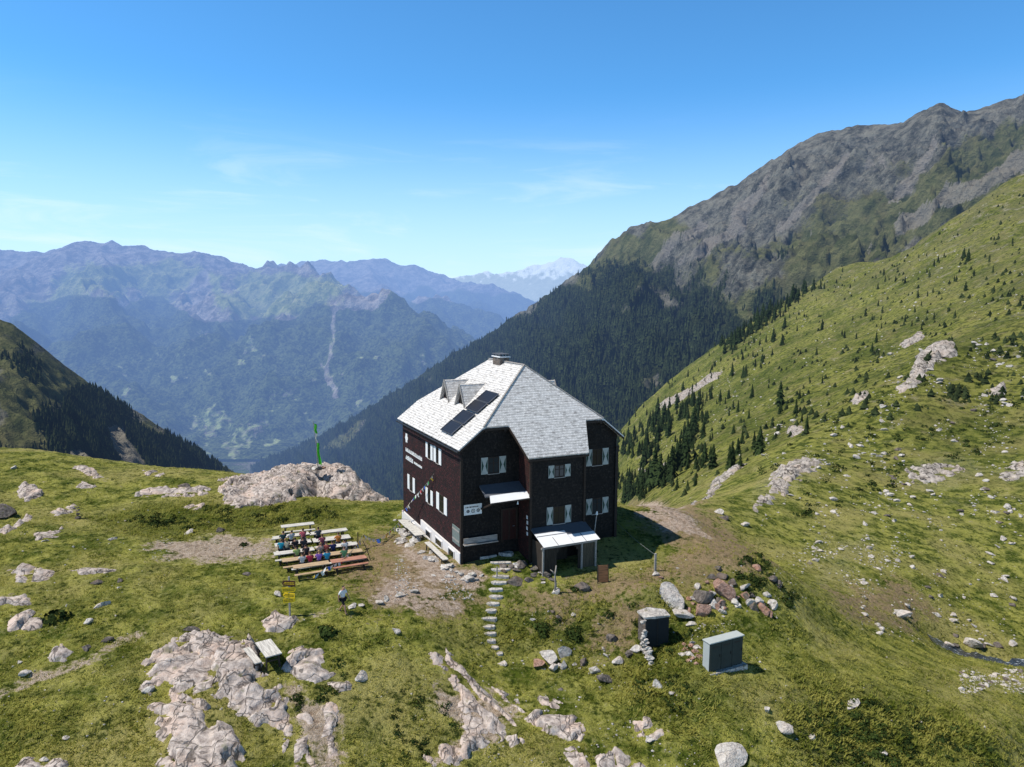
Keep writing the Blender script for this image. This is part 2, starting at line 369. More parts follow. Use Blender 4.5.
def m_rock(name='bedrock', CRK=.7, lo=(.26, .215, .195), hi=(.66, .575, .52), warm=(.64, .49, .41), sc=1.0):
    t = NT(name); P = t.pos()
    n1 = t.noise(P, .6*sc, 5, .6); n2 = t.noise(P, 3*sc, 6, .65); n3 = t.noise(P, 18*sc, 3, .7)
    c = t.mix(t.step(n2, .3, .68), lo, hi); c = t.mix(t.math('MULTIPLY', t.step(n1, .48, .66), .7), c, warm)
    c = t.mix(t.math('MULTIPLY', t.step(n3, .56, .70), .5), c, (.12, .105, .09))
    w = t.n('VectorMath', {'operation': 'ADD'}, i0=P, i1=t.vscale(t.n('TexNoise', Vector=P, Scale=.9*sc, Detail=3).outputs[1], (.8, .8, .8))).outputs[0]
    l1 = t.math('ABSOLUTE', t.math('SUBTRACT', t.noise(t.vscale(w, (1.25*sc, .26*sc, .8*sc)), 1.0, 2, .5), .5)); l2 = t.math('ABSOLUTE', t.math('SUBTRACT', t.noise(t.vscale(w, (.28*sc, .95*sc, .6*sc)), 1.0, 3, .5), .48))
    ck = t.math('MAXIMUM', t.step(l1, .022, .004), t.math('MULTIPLY', t.step(l2, .017, .003), .8))
    c = t.mix(t.math('MULTIPLY', ck, CRK), c, (.035, .03, .026))
    c = t.mix(t.math('MULTIPLY', t.step(t.noise(P, 1.4*sc, 4), .60, .70), .6), c, (.12, .125, .04))
    h = t.math('ADD', t.math('MULTIPLY', n2, .7), t.math('ADD', t.math('MULTIPLY', n3, .15), t.math('MULTIPLY', ck, -.25)))
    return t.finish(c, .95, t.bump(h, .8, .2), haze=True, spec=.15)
def m_shingle():
    t = NT('weathered_wood_shingles'); uv = t.n('UVMap').outputs[0]
    br = t.n('TexBrick', {'offset': .37, 'offset_frequency': 2}, Vector=uv, Scale=1.0, Mortar_Size=.008, Brick_Width=.13, Row_Height=.22, Bias=-.1, Color1=(.80, .77, .735), Color2=(.57, .55, .525), Mortar=(.34, .32, .31))
    n = t.noise(t.vscale(uv, (.5, 1.4, 1)), 1.0, 5, .7); n2 = t.noise(t.vscale(uv, (1.6, 7.0, 1)), 1.0, 4, .7)
    c = t.mix(t.math('MULTIPLY', t.step(n2, .50, .64), .8), br.outputs[0], (.22, .205, .195))
    c = t.mix(t.math('MULTIPLY', t.step(n, .5, .7), .35), c, (.86, .85, .84))
    sepx = t.n('SeparateXYZ', Vector=uv).outputs[1]
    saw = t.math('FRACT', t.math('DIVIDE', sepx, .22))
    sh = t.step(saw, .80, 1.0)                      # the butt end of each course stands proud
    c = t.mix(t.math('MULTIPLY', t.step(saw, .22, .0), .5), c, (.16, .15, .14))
    h = t.math('ADD', t.math('MULTIPLY', t.math('SUBTRACT', 1.0, saw), .6), t.math('MULTIPLY', br.outputs[1], -.4))
    return t.finish(c, .75, t.bump(h, .55, .05), spec=.3)
def m_wall(name, c1, c2, c3, rowh=.16):
    t = NT(name); uv = t.n('UVMap').outputs[0]
    br = t.n('TexBrick', {'offset': .4}, Vector=uv, Scale=1.0, Mortar_Size=.012, Brick_Width=.14, Row_Height=rowh, Bias=0.0, Color1=c1, Color2=c2, Mortar=(.004, .003, .003))
    n = t.noise(uv, 1.1, 5, .7); n2 = t.noise(uv, 6, 4, .7)
    c = t.mix(t.math('MULTIPLY', t.step(n2, .48, .62), t.step(n, .36, .60)), br.outputs[0], c3)
    saw = t.math('FRACT', t.math('DIVIDE', t.n('SeparateXYZ', Vector=uv).outputs[1], rowh))
    h = t.math('SUBTRACT', 1.0, saw)
    return t.finish(c, .8, t.bump(h, .5, .03), spec=.25)
def m_wood(name, col, rough=.7, stretch=(1, 12, 12), var=.45):
    t = NT(name); P = t.obj(); n = t.noise(t.vscale(P, stretch), 1.6, 5, .65); n2 = t.noise(P, 9, 3)
    c = t.mix(t.step(n, .3, .7), tuple(v*(1-var) for v in col), tuple(min(1, v*(1+var*.6)) for v in col))
    c = t.mix(t.math('MULTIPLY', t.step(n2, .55, .75), .4), c, tuple(v*.55 for v in col))
    return t.finish(c, rough, t.bump(n, .3, .01), spec=.25)
def m_solar():
    t = NT('solar_cells'); uv = t.n('UVMap').outputs[0]
    br = t.n('TexBrick', {'offset': 0.0}, Vector=uv, Scale=1.0, Mortar_Size=.006, Brick_Width=.16, Row_Height=.16, Color1=(.010, .010, .015), Color2=(.013, .013, .019), Mortar=(.03, .03, .036))
    return t.finish(br.outputs[0], .45, spec=.25)
def m_leaf(name, lo, hi, haze=True, sc=.35, rnd=True, trans=0.0):
    t = NT(name); P = t.pos(); n = t.noise(P, sc, 3); n2 = t.noise(P, sc*9, 3)
    c = t.mix(t.step(t.math('ADD', t.math('MULTIPLY', n, .5), t.math('MULTIPLY', n2, .5)), .36, .64), lo, hi)
    if rnd:
        r = t.n('ObjectInfo').outputs['Random']; c = t.mix(t.math('MULTIPLY', r, .35), c, tuple(v*1.7 for v in hi))
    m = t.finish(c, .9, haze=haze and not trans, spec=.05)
    if trans:
        l = t.t.links[-1] if False else None; src = t.out.inputs[0].links[0].from_socket
        tr = t.n('BsdfTranslucent', Color=c); t.t.links.new(t.n('MixShader', i0=trans, i1=src, i2=tr).outputs[0], t.out.inputs[0])
    return m
def m_water():
    t = NT('stream_water'); P = t.pos(); n = t.noise(t.vscale(P, (1, 2.5, 1)), 2.2, 5, .7); foam = t.step(n, .56, .66)
    return t.finish(t.mix(foam, (.035, .04, .042), (.62, .66, .70)), .2, t.bump(n, .5, .1), spec=.6)
def m_mountain(kind):
    t = NT('mountain_'+kind); P = t.pos(); a = t.n('VertexColor', {'layer_name': 'zone'}); sp = t.n('SeparateColor', Color=a.outputs[0])
    forest, grass, scree = sp.outputs[0], sp.outputs[1], sp.outputs[2]
    k = {'flank': 1.0, 'spur': 1.6, 'massif': .28, 'distant': .1}[kind]
    n1 = t.noise(P, .006*k, 5, .65); n2 = t.noise(P, .03*k, 6, .7); n3 = t.noise(P, .16*k, 4, .7)
    nz = t.n('SeparateXYZ', Vector=t.n('NewGeometry').outputs['Normal']).outputs[2]
    jit = t.math('ADD', t.math('SUBTRACT', n2, .5), t.math('MULTIPLY', t.math('SUBTRACT', n3, .5), .8))
    rock = t.mix(t.step(n2, .36, .64), (.058, .060, .047), (.220, .212, .172)); rock = t.mix(t.math('MULTIPLY', t.step(n3, .53, .7), .6), rock, (.24, .215, .195))
    rock = t.mix(t.math('MULTIPLY', t.step(n3, .45, .28), .7), rock, (.030, .028, .026))
    gr = t.mix(t.step(n2, .35, .65), (.060, .074, .022), (.150, .150, .055)); gr = t.mix(t.math('MULTIPLY', t.step(n1, .5, .65), .5), gr, (.11, .095, .045))
    c = t.mix(t.math('MULTIPLY', t.step(t.math('ADD', grass, t.math('MULTIPLY', jit, 1.4)), .38, .85), .9), rock, gr)
    c = t.mix(t.math('MULTIPLY', t.step(t.math('ADD', scree, t.math('MULTIPLY', jit, .9)),   .46, .70), .75), c, t.mix(n3, (.17, .155, .135), (.33, .30, .26)))
    if kind == 'massif':
        rock = t.mix(t.step(n2, .38, .62), (.15, .13, .12), (.42, .38, .35)); gr = t.mix(t.step(n2, .36, .64), (.15, .20, .06), (.40, .42, .17)); gr = t.mix(t.math('MULTIPLY', t.step(n3, .48, .30), .6), gr, (.05, .07, .025))
        c = t.mix(t.step(t.math('ADD', grass, t.math('MULTIPLY', jit, 1.2)), .40, .75), rock, gr)
        c = t.mix(t.math('MULTIPLY', t.step(t.math('ADD', scree, t.math('MULTIPLY', jit, 1.5)), .46, .75), .85), c, (.42, .37, .34))
    fo = t.mix(t.step(n3, .35, .65), (.011, .017, .007), (.048, .060, .022)) if kind != 'massif' else t.mix(t.step(t.math('ADD', t.math('MULTIPLY', n3, .6), t.math('MULTIPLY', n2, .4)), .40, .60), (.012, .020, .010), (.125, .155, .06))
    c = t.mix(t.step(t.math('ADD', forest, t.math('MULTIPLY', jit, .8)), .42, .58), c, fo)
    if kind in ('massif', 'distant'):
        c = t.mix(t.step(t.math('ADD', a.outputs[1], t.math('MULTIPLY', jit, .7)), .42, .85), c, t.mix(n3, (.20, .27, .08), (.50, .56, .24)) if kind == 'massif' else (1.0, 1.0, 1.0))
    h = t.math('ADD', t.math('MULTIPLY', n2, 1.0), t.math('MULTIPLY', n3, .5))
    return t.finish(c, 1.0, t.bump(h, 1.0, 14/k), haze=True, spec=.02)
M = dict(
  ground=m_ground(), rock=m_rock(), farrock=m_rock('far_bedrock', .8, (.17, .15, .135), (.50, .45, .41), (.48, .39, .33), .45), boulder=m_rock('pale_boulder', .25, (.36, .33, .31), (.68, .64, .59), (.62, .53, .46), 1.6), darkrock=m_rock('lichened_boulder', .25, (.075, .065, .06), (.22, .19, .17), (.20, .15, .12), 1.6),
  pinkrock=m_rock('rusty_boulder', .25, (.22, .13, .095), (.46, .30, .24), (.42, .22, .15), 1.6),
  shingle=m_shingle(), wall=m_wall('dark_shingle_wall', (.010, .0065, .006), (.030, .010, .011), (.085, .021, .021)), wallf=m_wall('black_brown_board_wall', (.007, .006, .0055), (.017, .0135, .012), (.034, .027, .022), .24),
  wallbay=m_wall('reddish_shingle_wall', (.018, .011, .010), (.05, .016, .014), (.10, .028, .022)),
  plaster=plain('white_plaster', (.74, .70, .67), .9, .12, 3, .1), shade_white=plain('shaded_white_paint', (.38, .40, .37), .8, .25, 6), white=plain('white_paint', (.82, .82, .80), .6, .08, 5), grey_green=plain('grey_green_paint', (.16, .20, .19), .6, .2, 4),
  glass=plain('window_glass', (.012, .015, .018), .08, .3, 3, .6), curtain=plain('window_curtain', (.028, .032, .032), .9, .3, 5), tan=plain('window_warm_blind', (.035, .026, .014), .9, .3, 5),
  shut_green=plain('shutter_green', (.025, .06, .045), .7, .2), frame_d=m_wood('dark_frame_wood', (.035, .024, .018)), door=m_wood('red_brown_door_wood', (.035, .011, .009), .6, (10, 10, 1)),
  greywood=m_wood('silver_grey_wood', (.36, .33, .30)), palewood=m_wood('bleached_plank_wood', (.60, .57, .52), .8), tanwood=m_wood('tan_plank_wood', (.50, .36, .22)), redwood=m_wood('reddish_plank_wood', (.46, .22, .15)), oldwood=m_wood('dead_tree_wood', (.33, .29, .25), .9, (8, 8, 1)),
  brownwood=m_wood('brown_board_wood', (.26, .12, .055), .6), darkwood=m_wood('dark_plank_wood', (.045, .036, .028), .8, (14, 14, 1)), shedwood=m_wood('shed_plank_wood', (.10, .085, .06), .85, (14, 14, 1)),
  tin=plain('grey_sheet_roof', (.80, .80, .80), .5, .12, 2, .4), slate=plain('dark_lid_shaded_roof', (.10, .105, .12), .7, .25, 3), iron=plain('black_iron', (.02, .02, .022), .5), steel=plain('galvanised_steel', (.38, .40, .41), .4, .15, 4, .5, .6),  # slate: dark chimney lid, and house shade painted onto canopy and shed roofs
  cabinet=plain('grey_green_metal_paint', (.050, .058, .052), .85, .22, 2.5, .05), cabtop=plain('pale_metal_lid', (.42, .45, .44), .7, .15, 2, .15), cellar=plain('dark_slate_metal', (.028, .031, .033), .9, .2, 3, .03),
  solar=m_solar(), alu=plain('aluminium_frame', (.16, .16, .18), .35, .1, 4, .5, .6), yellow=plain('yellow_sign_paint', (.95, .62, .02), .5, .08), black=plain('black_letter_paint', (.02, .02, .02), .6), brownsign=plain('brown_sign_wood', (.10, .045, .02), .7),
  conifer=m_leaf('conifer_needles', (.010, .020, .008), (.034, .052, .016)), forest=m_leaf('forest_needles', (.012, .020, .008), (.050, .066, .024), sc=.05, rnd=False), trunk=m_wood('conifer_bark', (.07, .05, .035), .9),
  grass=m_leaf('grass_blades', (.125, .16, .020), (.47, .44, .115), sc=.5, rnd=False, trans=.5), shrub=m_leaf('dwarf_shrub_leaves', (.012, .022, .006), (.055, .080, .018), sc=.8, rnd=False), water=m_water(),
  flag_g=plain('green_flag_cloth', (.12, .62, .05), .8, .15), flag_w=plain('white_flag_cloth', (.8, .8, .76), .8, .1))
# ------------------------------------------------------------------ ground sheet
def build_ground():
    az = np.concatenate([np.linspace(-1.15, -.76, 40, endpoint=False), np.linspace(-.76, .76, 860), np.linspace(.76, 1.25, 61)[1:]])
    ly = np.concatenate([np.linspace(math.log(11), math.log(27), 40, endpoint=False), np.linspace(math.log(27), math.log(75), 620, endpoint=False), np.linspace(math.log(75), math.log(1000), 420)])
    A, Y = np.meshgrid(az, np.exp(ly)); X = A*Y
    z = ground_z(X.ravel(), Y.ravel())
    V = np.stack([X.ravel(), Y.ravel(), z], -1)
    me = np_mesh('ground', V, grid_faces(*A.shape), M['ground'])
    color_attr(me, 'cover', cover(V[:, 0], V[:, 1]))
    tag(link('ground', me), kind='structure')
build_ground()
def build_stream():
    L = np.array([p[:2] for p in STREAM]); pts = []
    for a, b in zip(L[:-1], L[1:]):
        for t in np.linspace(0, 1, 8, endpoint=False): pts.append(a+(b-a)*t)
    pts = np.array(pts); V = []
    zb = ground_z(pts[:, 0], pts[:, 1])
    for i, p in enumerate(pts):
        d = pts[min(i+1, len(pts)-1)]-pts[max(i-1, 0)]; d /= np.linalg.norm(d); n = np.array([-d[1], d[0]]); w = 1.3+.4*math.sin(i*.9)
        for s in (-1, 1): V.append((*(p+n*s*w), zb[i]+.30))
    n = len(pts); Fc = [(2*i, 2*i+1, 2*i+3, 2*i+2) for i in range(n-1)]
    tag(link('stream', np_mesh('stream', V, Fc, M['water'])), kind='structure')
build_stream()
# ------------------------------------------------------------------ the mountain hut (local frame: u along the front, v to the back, z up)
W_, L_, OV, GV, HE, HH, HR, AF, B1, B2, BAY = 12.957, 14.339, .385, .408, 8.386, 9.882, 13.815, 3.34, 3.4855, 9.8567, 1.958
LR, B1B, B2B = 10.04, 4.128, 8.992
SL = (HR-HE)/(W_/2+OV); UH = (HH-HE)/SL-OV; TF = (HR-HH)/(AF+GV); HB = HH-TF*BAY
BU0, BU1 = 4.49, 8.86
hut = empty('mountain_hut', (HX, HY, 0), HYAW)
tag(hut, 'large dark shingled mountain hut with pale wooden shingle roof on the knoll', 'hut')
def wall_poly(mb, pts, flip=False):       # planar wall with metre UVs
    P = [Vector(p) for p in pts]; n = (P[1]-P[0]).cross(P[2]-P[0]).normalized()
    ax = Vector((0, 0, 1)).cross(n); ax = ax.normalized() if ax.length > .1 else Vector((1, 0, 0))
    up = n.cross(ax)
    mb.poly(pts, [(p.dot(ax), p.dot(up)) for p in P])
zt = lambda u: HE+SL*(u+OV)-.12           # underside of left slope at u
def build_walls():
    a = MB(); b0 = -2.2; H0, Hh = zt(0), HH-.14
    wall_poly(a, [(0, L_, b0), (0, 0, b0), (0, 0, H0), (0, L_, H0)])
    a.build('side_wall', M['wall'], hut); a = MB()
    wall_poly(a, [(W_, 0, b0), (W_, L_, b0), (W_, L_, H0), (W_, 0, H0)])
    a.build('side_wall', M['wall'], hut)
    for v, s in ((0, 1), (L_, -1)):
        a = MB()
        pts = [(0, v, b0), (W_, v, b0), (W_, v, H0), (W_-UH-.05, v, Hh), (UH+.05, v, Hh), (0, v, H0)]
        wall_poly(a, pts if s > 0 else pts[::-1])
        a.build('gable_wall', M['wallf'], hut)
    a = MB()
    topl = HH-TF*0-.15
    zf = lambda v: HH+TF*(v+GV)-.16-.1      # underside of the front hip plane
    wall_poly(a, [(BU0, -BAY, b0), (BU1, -BAY, b0), (BU1, -BAY, zf(-BAY)), (BU0, -BAY, zf(-BAY))])
    a.build('bay_front_wall', M['wallf'], hut)
    a = MB()
    wall_poly(a, [(BU0, -.003, b0), (BU0, -BAY, b0), (BU0, -BAY, zf(-BAY)), (BU0, -.003, HH-.12)])
    a.build('bay_side_wall', M['wallbay'], hut); a = MB()
    wall_poly(a, [(BU1, -BAY, b0), (BU1, -.003, b0), (BU1, -.003, HH-.12), (BU1, -BAY, zf(-BAY))])
    a.build('bay_side_wall', M['wallbay'], hut)
    # corner boards and log ends
    for (u, v) in ((-.02, -.02), (W_+.02, -.02), (BU0-.02, -BAY-.02), (BU1+.02, -BAY-.02)):
        MB().box((u, v, 3.6), (.16, .16, 8.0)).build('corner_board', M['frame_d'], hut)
    a = MB()                                # purlin and rafter ends below the eaves
    for v in np.arange(.3, L_, 1.05): MB().box((-.17, v, zt(-.17)-.11), (.36, .12, .14)).build('rafter_end', M['frame_d'], hut)
    for u in (UH+.2, 3.2, W_/2, W_-3.2, W_-UH-.2): MB().box((u, -.2, HH-.30), (.16, .4, .18)).build('rafter_end', M['frame_d'], hut)
    for u in np.arange(BU0+.2, BU1, .9): MB().box((u, -BAY-.18, HB-.24), (.12, .38, .14)).build('rafter_end', M['frame_d'], hut)
build_walls()
def slab(mb, pts, uvs, th=.16):             # roof face with thickness
    P = [Vector(p) for p in pts]; n = (P[1]-P[0]).cross(P[2]-P[0]).normalized()
    if n.z < 0: P = P[::-1]; uvs = uvs[::-1]; n = -n
    mb.poly(P, uvs)
    Q = [p-n*th for p in P]; mb.poly(Q[::-1], [(u*.2, .11) for u, _ in uvs])
    for i in range(len(P)):
        j = (i+1) % len(P); mb.poly([P[j], P[i], Q[i], Q[j]], [(uvs[j][0], .10), (uvs[i][0], .10), (uvs[i][0], .2), (uvs[j][0], .2)])
cl = math.sqrt(1+SL*SL); cf = math.sqrt(1+TF*TF)
def build_roof():
    r = MB(); v0, v1 = -GV, L_+GV
    vb = LR                                 # back end of the ridge
    zf_ = HH
    Lp = [(-OV, v0, HE), (UH, v0, HH), (W_/2, AF, HR), (W_/2, vb, HR), (UH, v1, HH), (-OV, v1, HE)]
    slab(r, Lp, [(p[1], (p[0]+OV)*cl) for p in Lp])
    Rp = [(W_-p[0], p[1], p[2]) for p in Lp][::-1]
    slab(r, Rp, [(p[1]+.7, (W_-p[0]+OV)*cl) for p in Rp])
    Fp = [(UH, v0, HH), (B1, v0, HH), (B1B, -BAY-GV, HB), (B2B, -BAY-GV, HB), (B2, v0, HH), (W_-UH, v0, HH), (W_/2, AF, HR)]
    slab(r, Fp, [(p[0]+.33, (p[1]+GV+BAY)*cf) for p in Fp])
    Bp = [(W_-UH, v1, HH), (UH, v1, HH), (W_/2, vb, HR)]
    slab(r, Bp, [(p[0]+.33, (v1-p[1])*cf) for p in Bp])
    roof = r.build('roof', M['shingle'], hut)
    a = MB()                                # hip and ridge cap boards, verge boards
    e = .05
    for p, q in (((UH, v0, HH), (W_/2, AF, HR)), ((W_-UH, v0, HH), (W_/2, AF, HR))):
        a.bar((p[0], p[1], p[2]+e), (q[0], q[1], q[2]+e), .11, .07)
    a.bar((W_/2, AF, HR+e), (W_/2, vb, HR+e), .2, .07)
    a.build('ridge_cap', M['greywood'], roof)
    a = MB()
    for p, q in (((-OV, v0, HE), (UH, v0, HH)), ((W_+OV, v0, HE), (W_-UH, v0, HH)), ((UH, v0, HH), (B1, v0, HH)), ((B2, v0, HH), (W_-UH, v0, HH)), ((B1, v0, HH), (B1B, -BAY-GV, HB)), ((B2, v0, HH), (B2B, -BAY-GV, HB)), ((B1B, -BAY-GV, HB), (B2B, -BAY-GV, HB))):
        p = Vector(p)-Vector((0, .0, .20)); q = Vector(q)-Vector((0, .0, .20)); a.bar(p, q, .05, .14)
    a.build('verge_board', M['frame_d'], roof)
    a = MB()                                # half-round gutter along the sunny eave
    a.tube([(-OV-.05, v0, HE-.16), (-OV-.05, v1, HE-.2)], .07, 6); a.build('gutter', M['iron'], roof); a = MB()
    a.tube([(W_-.12, -.1, HE-.2), (W_-.12, -.1, .3)], .045, 6); a.build('downpipe', M['iron'], roof)
    # chimney
    CHV = 7.7; ch = MB(); ch.box((W_/2, CHV, HR-.1), (.8, 1.5, .9)); cho = ch.build('chimney', M['darkrock'], roof, bevel=.02)
    c2 = MB(); c2.box((W_/2, CHV, HR+.39), (.96, 1.66, .08)); c2.build('chimney_cap', M['tin'], cho)
    c3 = MB()
    for dv in (-.6, 0, .6):
        for du in (-.32, .32): c3.box((W_/2+du, CHV+dv, HR+.50), (.1, .1, .14))
    c3.box((W_/2, CHV, HR+.605), (.9, 1.6, .07)); c3.build('chimney_lid', M['slate'], cho)
    # dormers: tent-shaped, triangular fronts
    for side, vc in ((-1, 9.72), (-1, 6.2), (1, 6.2), (1, 9.72)):
        d = empty('dormer'); d.parent = roof
        uz, zt_, hw = 2.35, 12.22, 1.0
        X = (lambda u: u) if side < 0 else (lambda u: W_-u)
        zr = HE+SL*(uz+OV)
        ue = (zt_-HE)/SL-OV
        w = MB(); tri = [(X(uz+.1), vc-hw+.12, zr-.1), (X(uz+.1), vc+hw-.12, zr-.1), (X(uz+.1), vc, zt_-.2)]
        wall_poly(w, tri if side > 0 else tri[::-1]); w.build('dormer_front', M['wall'], d)
        g = MB(); g.box((X(uz+.07), vc, zr+.42), (.05, .42, .5)); g.build('dormer_window', M['glass'], d)
        r2 = MB(); 
        for s in (-1, 1):
            pts = [(X(uz-.12), vc+s*(hw+.06), zr-.14), (X(uz-.12), vc, zt_), (X(ue+.05), vc, zt_), (X(uz+.55), vc+s*(hw-.1), zr+.30)]
            slab(r2, pts, [(p[0], math.hypot(p[1]-vc, zt_-p[2])) for p in pts], .09)
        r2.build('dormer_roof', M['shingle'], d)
        t = MB()
        for s in (-1, 1): t.bar((X(uz-.13), vc+s*(hw+.06), zr-.14), (X(uz-.13), vc, zt_+.01), .05, .12)
        t.build('barge_board', M['greywood'], d)
    return roof
roof = build_roof()
# solar modules up the sunny slope
for k, (ua, ub) in enumerate(((.22, 1.1), (1.16, 2.04), (2.18, 2.98), (3.04, 3.86))):
    P = [(ua, 2.45-(.12*k), 0), (ub, 2.4-(.12*k), 0), (ub, 4.72-.1*k, 0), (ua, 4.76-.1*k, 0)]
    lift = lambda p, h: (p[0]-SL*h/cl, p[1], HE+SL*(p[0]+OV)+h/cl*1.0)
    s = MB(); T = [lift(p, .16) for p in P]; Bq = [lift(p, .11) for p in P]
    uv = [(0, 0), (.9, 0), (.9, 2.3), (0, 2.3)]
    s.poly(T, uv); s.poly(Bq[::-1])
    for i in range(4): s.poly([T[(i+1) % 4], T[i], Bq[i], Bq[(i+1) % 4]])
    so = s.build('solar_panel', M['solar'], hut)
    f = MB()
    for i in range(4): f.bar(T[i], T[(i+1) % 4], .035, .05)
    for v in (2.9, 4.2): f.bar(lift((ua, v, 0), .05), lift((ub, v, 0), .05), .05, .11)
    f.build('panel_frame', M['alu'], so)
# windows ------------------------------------------------------------
def frame_of(wall):
    if wall == 'L': return lambda s, z, o: (-o, s, z)            # s = v
    if wall == 'F': return lambda s, z, o: (s, -o, z)
    if wall == 'B': return lambda s, z, o: (s, -BAY-o, z)
def rect(mb, T, s0, s1, z0, z1, o0, o1):
    V = [T(s, z, o) for o in (o0, o1) for z in (z0, z1) for s in (s0, s1)]
    mb.mesh(V, [(0, 1, 3, 2), (4, 6, 7, 5), (0, 4, 5, 1), (2, 3, 7, 6), (0, 2, 6, 4), (1, 5, 7, 3)])
def window(wall, s0, s1, z0, z1, sw, style, pane, ajar=0.0):
    T = frame_of(wall); w = empty('window'); w.parent = hut
    g = MB(); rect(g, T, s0+.06, s1-.06, z0+.06, z1-.06, .004, .012); g.build('pane', M[pane], w)
    f = MB(); t = .07
    for a in ((s0, s0+t, z0, z1), (s1-t, s1, z0, z1), (s0+t, s1-t, z0, z0+t), (s0+t, s1-t, z1-t, z1)): rect(f, T, *a, .003, .045)
    m = (s0+s1)/2; rect(f, T, m-.03, m+.03, z0+t, z1-t, .014, .04)
    rect(f, T, s0+t, s1-t, z0+(z1-z0)*.62, z0+(z1-z0)*.62+.04, .0145, .035)
    f.build('window_frame', M['frame_d'], w)
    sl = MB(); rect(sl, T, s0-.04, s1+.04, z0-.05, z0-.004, .002, .08); sl.build('sill', M['greywood'], w)
    for side in (-1, 1):
        a0, a1 = (s0-sw-.02, s0-.02) if side < 0 else (s1+.02, s1+sw+.02)
        sh = MB()
        if ajar and side > 0:               # stands half open: hinge at the frame
            ca, sa = math.cos(ajar), math.sin(ajar)
            V = [T(a0+(q*ca)-(o*sa), z, .03+q*sa+o*ca) for o in (0, .035) for z in (z0, z1) for q in (0, sw)]
            sh.mesh(V, [(0, 1, 3, 2), (4, 6, 7, 5), (0, 4, 5, 1), (2, 3, 7, 6), (0, 2, 6, 4), (1, 5, 7, 3)])
            sh.build('shutter', M['white'], w); continue
        rect(sh, T, a0, a1, z0, z1, .02, .055); so = sh.build('shutter', M['white' if wall == 'L' else 'shade_white'], w)  # front shutters: shade put into the paint as a greyer white
        if style == 'X':                    # painted dark hour-glass side triangles
            d = MB(); c = (a0+a1)/2; zm = (z0+z1)/2; e = .05; o = .058
            d.poly([T(a0+.03, z0+e+.06, o), T(a0+.03, z1-e-.06, o), T(c-.06, zm, o)]); d.poly([T(a1-.03, z0+e+.06, o), T(c+.06, zm, o), T(a1-.03, z1-e-.06, o)])
            d.build('painted_triangle', M['shut_green'], so)
    return w
# sunny left wall
window('L', 6.64, 7.30, 6.3, 7.52, .5, 'w', 'glass'); window('L', 4.72, 5.32, 6.32, 7.55, .55, 'w', 'glass')
window('L', 11.40, 12.28, 2.5, 3.78, .58, 'w', 'glass'); window('L', 6.72, 7.36, 2.62, 3.8, .54, 'w', 'glass')
window('L', 3.60, 4.64, 2.72, 4.05, .64, 'w', 'glass')
# shaded front
window('F', 2.02, 2.88, 6.40, 7.62, .52, 'X', 'curtain'); window('F', 10.72, 11.62, 6.2, 7.5, .54, 'X', 'tan'); window('F', 10.8, 11.7, 2.36, 3.62, .54, 'X', 'curtain')
window('B', 6.36, 7.2, 6.14, 7.05, .46, 'X', 'glass'); window('B', 6.3, 7.26, 2.7, 4.0, .5, 'X', 'tan')
# closed board hatch near the corner
h = MB(); T = frame_of('L'); rect(h, T, .25, 1.72, 1.2, 2.5, .02, .07); ho = h.build('hatch', M['grey_green'], hut)
h = MB()
for s in np.arange(.25, 1.7, .21): rect(h, T, s, s+.012, 1.2, 2.5, .0705, .074)
for z in (1.45, 2.2): rect(h, T, .3, 1.67, z, z+.1, .0745, .095)
h.build('hatch_batten', M['greywood'], ho)
# white plaster basement with openings
b = MB(); T = frame_of('L')
rect(b, T, 0, 8.95, -2, .80, .03, .16); rect(b, T, 8.95, L_, -2.4, .14, .03, .16)
b.box((1.4, -.1, -.7), (2.8, .13, 1.4))
base = b.build('basement_wall', M['plaster'], hut)
for s0, s1, z0, z1 in ((6.35, 7.5, -.10, .42), (3.75, 5.1, -.02, .48), (1.1, 2.2, -.06, .55), (10.6, 11.4, -.55, -.12)):
    o = empty('basement_window'); o.parent = hut
    g = MB(); rect(g, T, s0, s1, z0, z1, .162, .17); g.build('pane', M['glass'], o)
    g = MB()
    for q in ((s0-.09, s0, z0-.09, z1+.09), (s1, s1+.09, z0-.09, z1+.09), (s0, s1, z1, z1+.09), (s0, s1, z0-.09, z0)): rect(g, T, *q, .163, .22)
    g.build('window_frame', M['plaster'], o)
# white painted writing on the shingles, too small to read in the photo: an emblem and three lines of strokes
def strokes(z0, dz, s0, s1, rs):
    mb = MB(); s = s0; T = frame_of('L')
    while s > s1:
        w = rs.uniform(.10, .24); 
        mb2 = max(s-w, s1)
        zz = z0+(dz if False else 0)
        top = dz*rs.uniform(.86, 1.0); 
        rect(mb, T, mb2, s, zz, zz+.06, .01, .03); rect(mb, T, mb2, mb2+.075, zz+.06, zz+top, .01, .03)
        rect(mb, T, s-.045, s, zz+.06, zz+top*rs.choice((.6, 1)), .01, .03)
        if rs.random() < .75: rect(mb, T, mb2+.075, s-.045, zz+top*.55, zz+top*.75, .01, .03)
        s = mb2-.035
    return mb
rs = random.Random(3)
for z0, dz, s0, s1 in ((5.70, .32, 13.42, 8.85), (5.0, .38, 13.42, 11.33), (5.06, .20, 11.05, 8.9)):
    strokes(z0, dz, s0, s1, rs).build('lettering', M['white'], hut)
e = MB(); T = frame_of('L'); cvs = [(13.15+.33*math.cos(t)*(1+.15*math.cos(6*t)), 6.88+.40*math.sin(t)*(1+.15*math.cos(6*t))) for t in np.linspace(0, 2*math.pi, 36, endpoint=False)]
e.poly([T(s, z, .03) for s, z in cvs][::-1]); e.poly([T(s, z, .004) for s, z in cvs])
for i in range(36): j = (i+1) % 36; e.poly([T(*cvs[i], .03), T(*cvs[j], .03), T(*cvs[j], .004), T(*cvs[i], .004)])
e.build('emblem', M['white'], hut)
